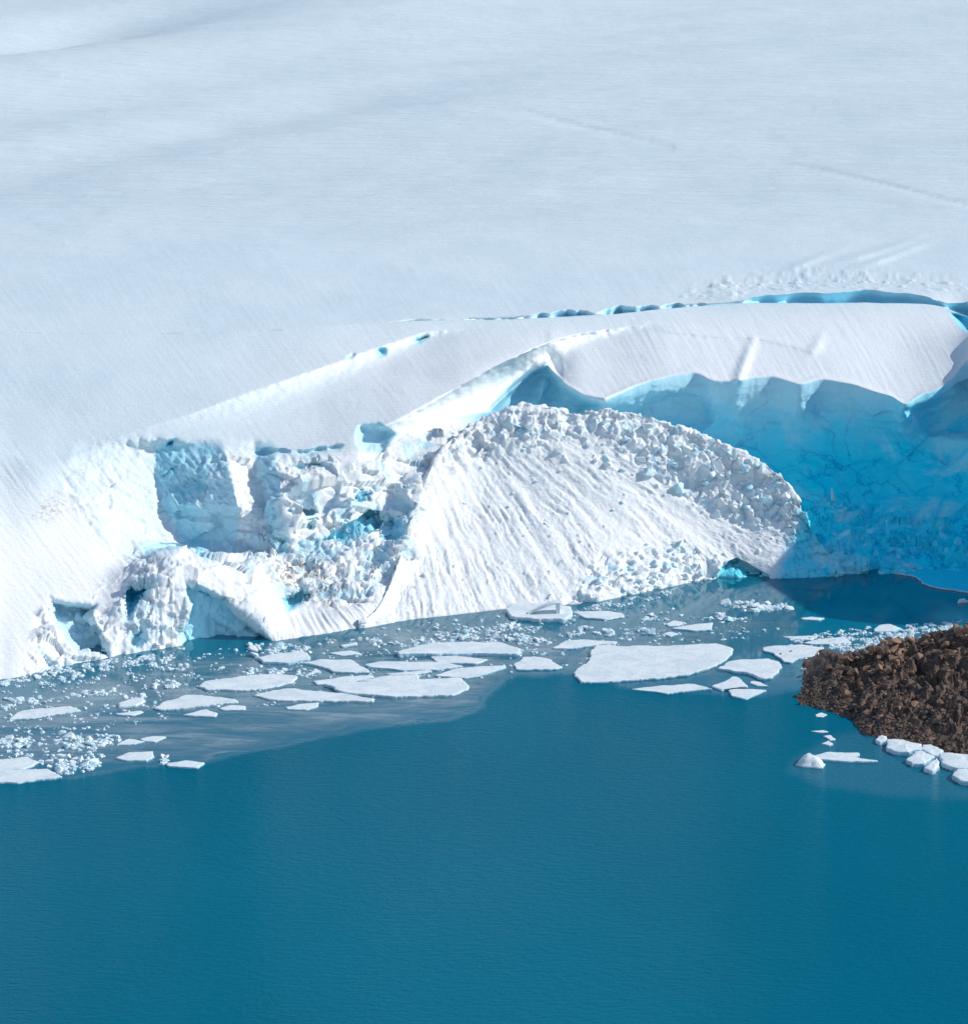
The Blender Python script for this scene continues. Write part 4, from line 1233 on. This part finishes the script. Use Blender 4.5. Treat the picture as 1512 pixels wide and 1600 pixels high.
def spire(u, v, h, w, seed, label):
    d2 = (GU - u) ** 2 + (GV - v) ** 2
    p = GP[np.unravel_index(np.argmin(d2), d2.shape)]
    me = hull_block(seed, 13, pointy=0.9, squash=(1, .7, 1))
    me.materials.append(M_BLOCKBLUE if v > 800 else M_FLOESIDE)
    o = link(bpy.data.objects.new("ice_spire", me))
    o.scale = (w, w, h * 0.5)
    o.rotation_euler = (0.05, 0.12, seed)
    o.location = (p[0], p[1] - 0.4, p[2] + h * 0.35)
    tag(o, label, "ice spire")
spire(1300, 785, 2.4, 0.75, 601, "pale pointed spire of ice standing on the upper shaded talus")
spire(1382, 850, 3.6, 1.3, 602, "tall pointed ice spire standing low on the shaded talus")
spire(1325, 860, 2.2, 1.2, 603, "blunt ice spire left of the tall one on the shaded talus")

# ------------------------------------------------------------------ rocky headland
def build_headland():
    u = np.concatenate((np.arange(1228, 1545, 1.5), np.linspace(1550, 2100, 60)))
    near = curve([(1228, 1084), (1240, 1088), (1252, 1101), (1290, 1110), (1330, 1124), (1345, 1145), (1372, 1154), (1430, 1168), (1512, 1184), (1700, 1215), (2100, 1260)])(u)[0]
    rk = curve([(1228, 1083, 403.5), (1240, 1082, 404), (1258, 1070, 406), (1278, 1054, 408), (1308, 1030, 410), (1340, 1036, 409), (1362, 1022, 410), (1386, 1011, 410), (1420, 1006, 410),
                (1450, 997, 410), (1480, 987, 409), (1512, 982, 408), (1600, 955, 405), (1800, 915, 400), (2100, 900, 390)])(u)
    pu = np.stack((u / 9.0, u * 0, u * 0), -1)
    vr = rk[0] + 3 * fbm(pu, 3, 140)
    dr = rk[1]
    vn = near + 2 * fbm(pu, 3, 141)
    dn = depth_z(vn, 0.0)
    rows = [at_depth(u, vn, dn) + np.array((0, -0.3, -1.5))]
    nr = 120
    for s in np.linspace(0, 1, nr):
        v_ = vn + (vr - vn) * s
        rows.append(at_depth(u, v_, dn + (dr - dn) * (s - 0.07 * math.sin(math.pi * s))))
    top = rows[-1]
    for k in range(1, 16):
        q = top.copy()
        q[:, 1] += 1.3 * k
        q[:, 2] = top[:, 2] * (1 - (k / 13.0) ** 1.3) - 0.2
        rows.append(q)
    P = np.array(rows)
    N_ = grid_normals(P)
    ms = sstep(1226, 1240, np.broadcast_to(u, P.shape[:2]))
    q = P.reshape(-1, 3)
    # bedding dips to the lower right: slabby blocks
    B = q @ np.array(Matrix.Rotation(math.radians(32), 3, 'Y')).T
    d = blocky(B / np.array((6.0, 4.5, 2.2)), 149) * 1.1 + blocky(B / np.array((2.6, 1.8, 0.9)), 150) * 0.55 + blocky(B / np.array((1.0, 0.8, 0.4)), 151) * 0.28 + fbm(q / 0.6, 3, 152) * 0.12 + fbm(q / 8, 3, 153) * 0.8
    # ledges: long faces lean to the left, away from the sun, short broken ends face right
    tt = (q[:, 0] - 0.55 * q[:, 1]) / 2.6 + 0.9 * fbm(q / 5.0, 3, 154) + 0.25 * fbm(q / 1.2, 2, 155)
    saw = tt - np.floor(tt)
    d += np.where(saw < 0.8, saw / 0.8, (1 - saw) / 0.2) * 0.9 * (0.6 + 0.8 * fbm(q / 6.0, 2, 156)) - 0.4
    d = d.reshape(P.shape[:2])
    hgt = P[..., 2]
    d = np.where(hgt < 2.0, np.maximum(d, -0.25 * np.maximum(hgt, 0)) * np.clip(hgt / 2.0, 0.5, 1), d)
    e = np.ones_like(d); e[0] = 0
    P = P + N_ * (d * ms * e)[..., None]
    me = grid_mesh("rocky_headland", P, {}, smooth=False)
    me.materials.append(M_ROCK)
    o = link(bpy.data.objects.new("rocky_headland", me))
    tag(o, "dark rocky headland of slabby rock running out into the water", None, kind="structure")
    return np.broadcast_to(u, P.shape[:2]), P
HU, HP = build_headland()

def hull_rock(seed):
    r = np.random.default_rng(seed)
    bm = bmesh.new()
    for k in range(9 + seed % 4):
        d = r.normal(size=3); d /= np.linalg.norm(d)
        p = np.sign(d) * np.abs(d) ** 0.6 * r.uniform(.65, 1.1)
        p *= np.array((1.15, 0.8, 0.75))
        bm.verts.new(p)
    res = bmesh.ops.convex_hull(bm, input=bm.verts)
    bmesh.ops.delete(bm, geom=[g for g in res["geom_interior"] if isinstance(g, bmesh.types.BMVert)], context='VERTS')
    bmesh.ops.bevel(bm, geom=list(bm.edges), offset=0.05, segments=1, affect='EDGES', profile=0.5)
    me = bpy.data.meshes.new("boulder")
    bm.to_mesh(me); bm.free()
    return me
ROCKS = [hull_rock(700 + k) for k in range(10)]
for me in ROCKS: me.materials.append(M_BOULDER)
DARKS = [hull_rock(720 + k) for k in range(8)]
for me in DARKS: me.materials.append(M_ROCK)
rr = random.Random(9)
hr = np.random.default_rng(10)
def head_pick(rows, u0, u1, n):
    out = []
    cols = np.where((HU[0] > u0) & (HU[0] < u1))[0]
    for _ in range(n):
        out.append(HP[hr.integers(*rows), hr.choice(cols)])
    return out
for rows_, u0, u1, n, (s0, s1), kinds, what, grp, fl in (
        ((88, 124), 1296, 1535, 150, (.4, 1.25), ROCKS, "brown sunlit boulder on the headland's crest", "boulders on the headland crest", .85),
        ((8, 96), 1285, 1535, 140, (.25, .8), DARKS + ROCKS, "stone on the headland's near flank", "stones on the headland flank", .7),
        ((1, 14), 1255, 1535, 60, (.25, .5), DARKS + ROCKS, "wet stone at the headland's near waterline", "stones at the waterline", .7)):
    for p in head_pick(rows_, u0, u1, n):
        pu_ = 756 + F * p[0] / (CP * p[1] + SP * (CAM_H - p[2]))
        third = ("near its tip", "halfway along", "towards the right edge")[int(np.clip((pu_ - u0) / (u1 - u0) * 3, 0, 2))]
        size = rr.uniform(s0, s1)
        big = "large" if size > s0 + 0.66 * (s1 - s0) else "small"
        me = rr.choice(kinds)
        tone = "" if kinds is ROCKS else ("brown " if me in ROCKS else "dark ")
        put_block("boulder", me, p, size, "%s %s%s, %s" % (big, tone, what, third), "boulder", "%s, %s %s%s" % (grp, big, tone, third), flat=fl, sink=.12 if kinds is ROCKS else .3, tilt=.6, rnd=rr)

def scree():
    V_, F_ = [], []
    r = np.random.default_rng(21)
    ids_c = np.where((HU[0] > 1250) & (HU[0] < 1560))[0]
    for _ in range(4200):
        p = HP[r.integers(2, 118), r.choice(ids_c)]
        s_ = 0.05 + 0.15 * r.random() ** 2.5
        b0 = len(V_)
        ax = np.linalg.qr(r.normal(size=(3, 3)))[0] * (s_ * r.uniform(.5, 1.2, 3))[:, None]
        for sx in (-1, 1):
            for sy in (-1, 1):
                for sz in (-1, 1):
                    V_.append(tuple(p + np.array((0, 0, s_ * .4)) + ax[0] * sx + ax[1] * sy + ax[2] * sz))
        for f in ((0, 1, 3, 2), (4, 6, 7, 5), (0, 4, 5, 1), (2, 3, 7, 6), (0, 2, 6, 4), (1, 5, 7, 3)):
            F_.append(tuple(b0 + i for i in f))
    me = bpy.data.meshes.new("scree")
    me.from_pydata(V_, [], F_)
    me.materials.append(rock_material("scree_rock", (0.04, 0.038, 0.038), (0.14, 0.11, 0.09), (0.34, 0.32, 0.30)))
    o = link(bpy.data.objects.new("scree", me))
    tag(o, "loose scree and pebbles covering the flank of the headland", "scree", kind="stuff")
scree()

# ------------------------------------------------------------------ ice foot along the headland's shore
def shore_ice(poly, h, label, seed):
    o = make_floe("shore_ice_block", Z8(poly), h, label, seed, group="ice blocks along the headland shore", dome=h * 0.08, cat="ice block", amp=0.45)
SHORE = [
    ([(985, 1030), (990, 1010), (1015, 1000), (1045, 1012), (1040, 1040), (1005, 1045)], 1.0, "small round ice lump at the upper end of the ice foot"),
    ([(1045, 1070), (1050, 1032), (1130, 1036), (1240, 1058), (1240, 1090), (1170, 1118), (1090, 1100)], 1.2, "long leading ice block of the ice foot, next to the round lump"),
    ([(1245, 1060), (1300, 1058), (1370, 1100), (1340, 1125), (1300, 1125), (1245, 1090)], 1.2, "ice block against the rocks in the middle of the ice foot"),
    ([(1155, 1150), (1180, 1120), (1240, 1095), (1310, 1130), (1262, 1172), (1190, 1170)], 1.1, "ridged ice block jutting into the water, middle of the ice foot"),
    ([(1250, 1195), (1290, 1160), (1335, 1135), (1350, 1190), (1300, 1210)], 1.1, "stout ice block right of the ridged one in the ice foot"),
    ([(1355, 1150), (1360, 1108), (1512, 1118), (1640, 1128), (1640, 1205), (1440, 1195), (1385, 1182)], 1.3, "wide ice block at the right edge against the rocks"),
    ([(1420, 1235), (1440, 1205), (1512, 1200), (1640, 1210), (1640, 1300), (1470, 1272)], 1.3, "front ice block at the right edge, lowest of the ice foot"),
]
for i, (poly, h, lab) in enumerate(SHORE):
    shore_ice(poly, h, lab, 340 + i)
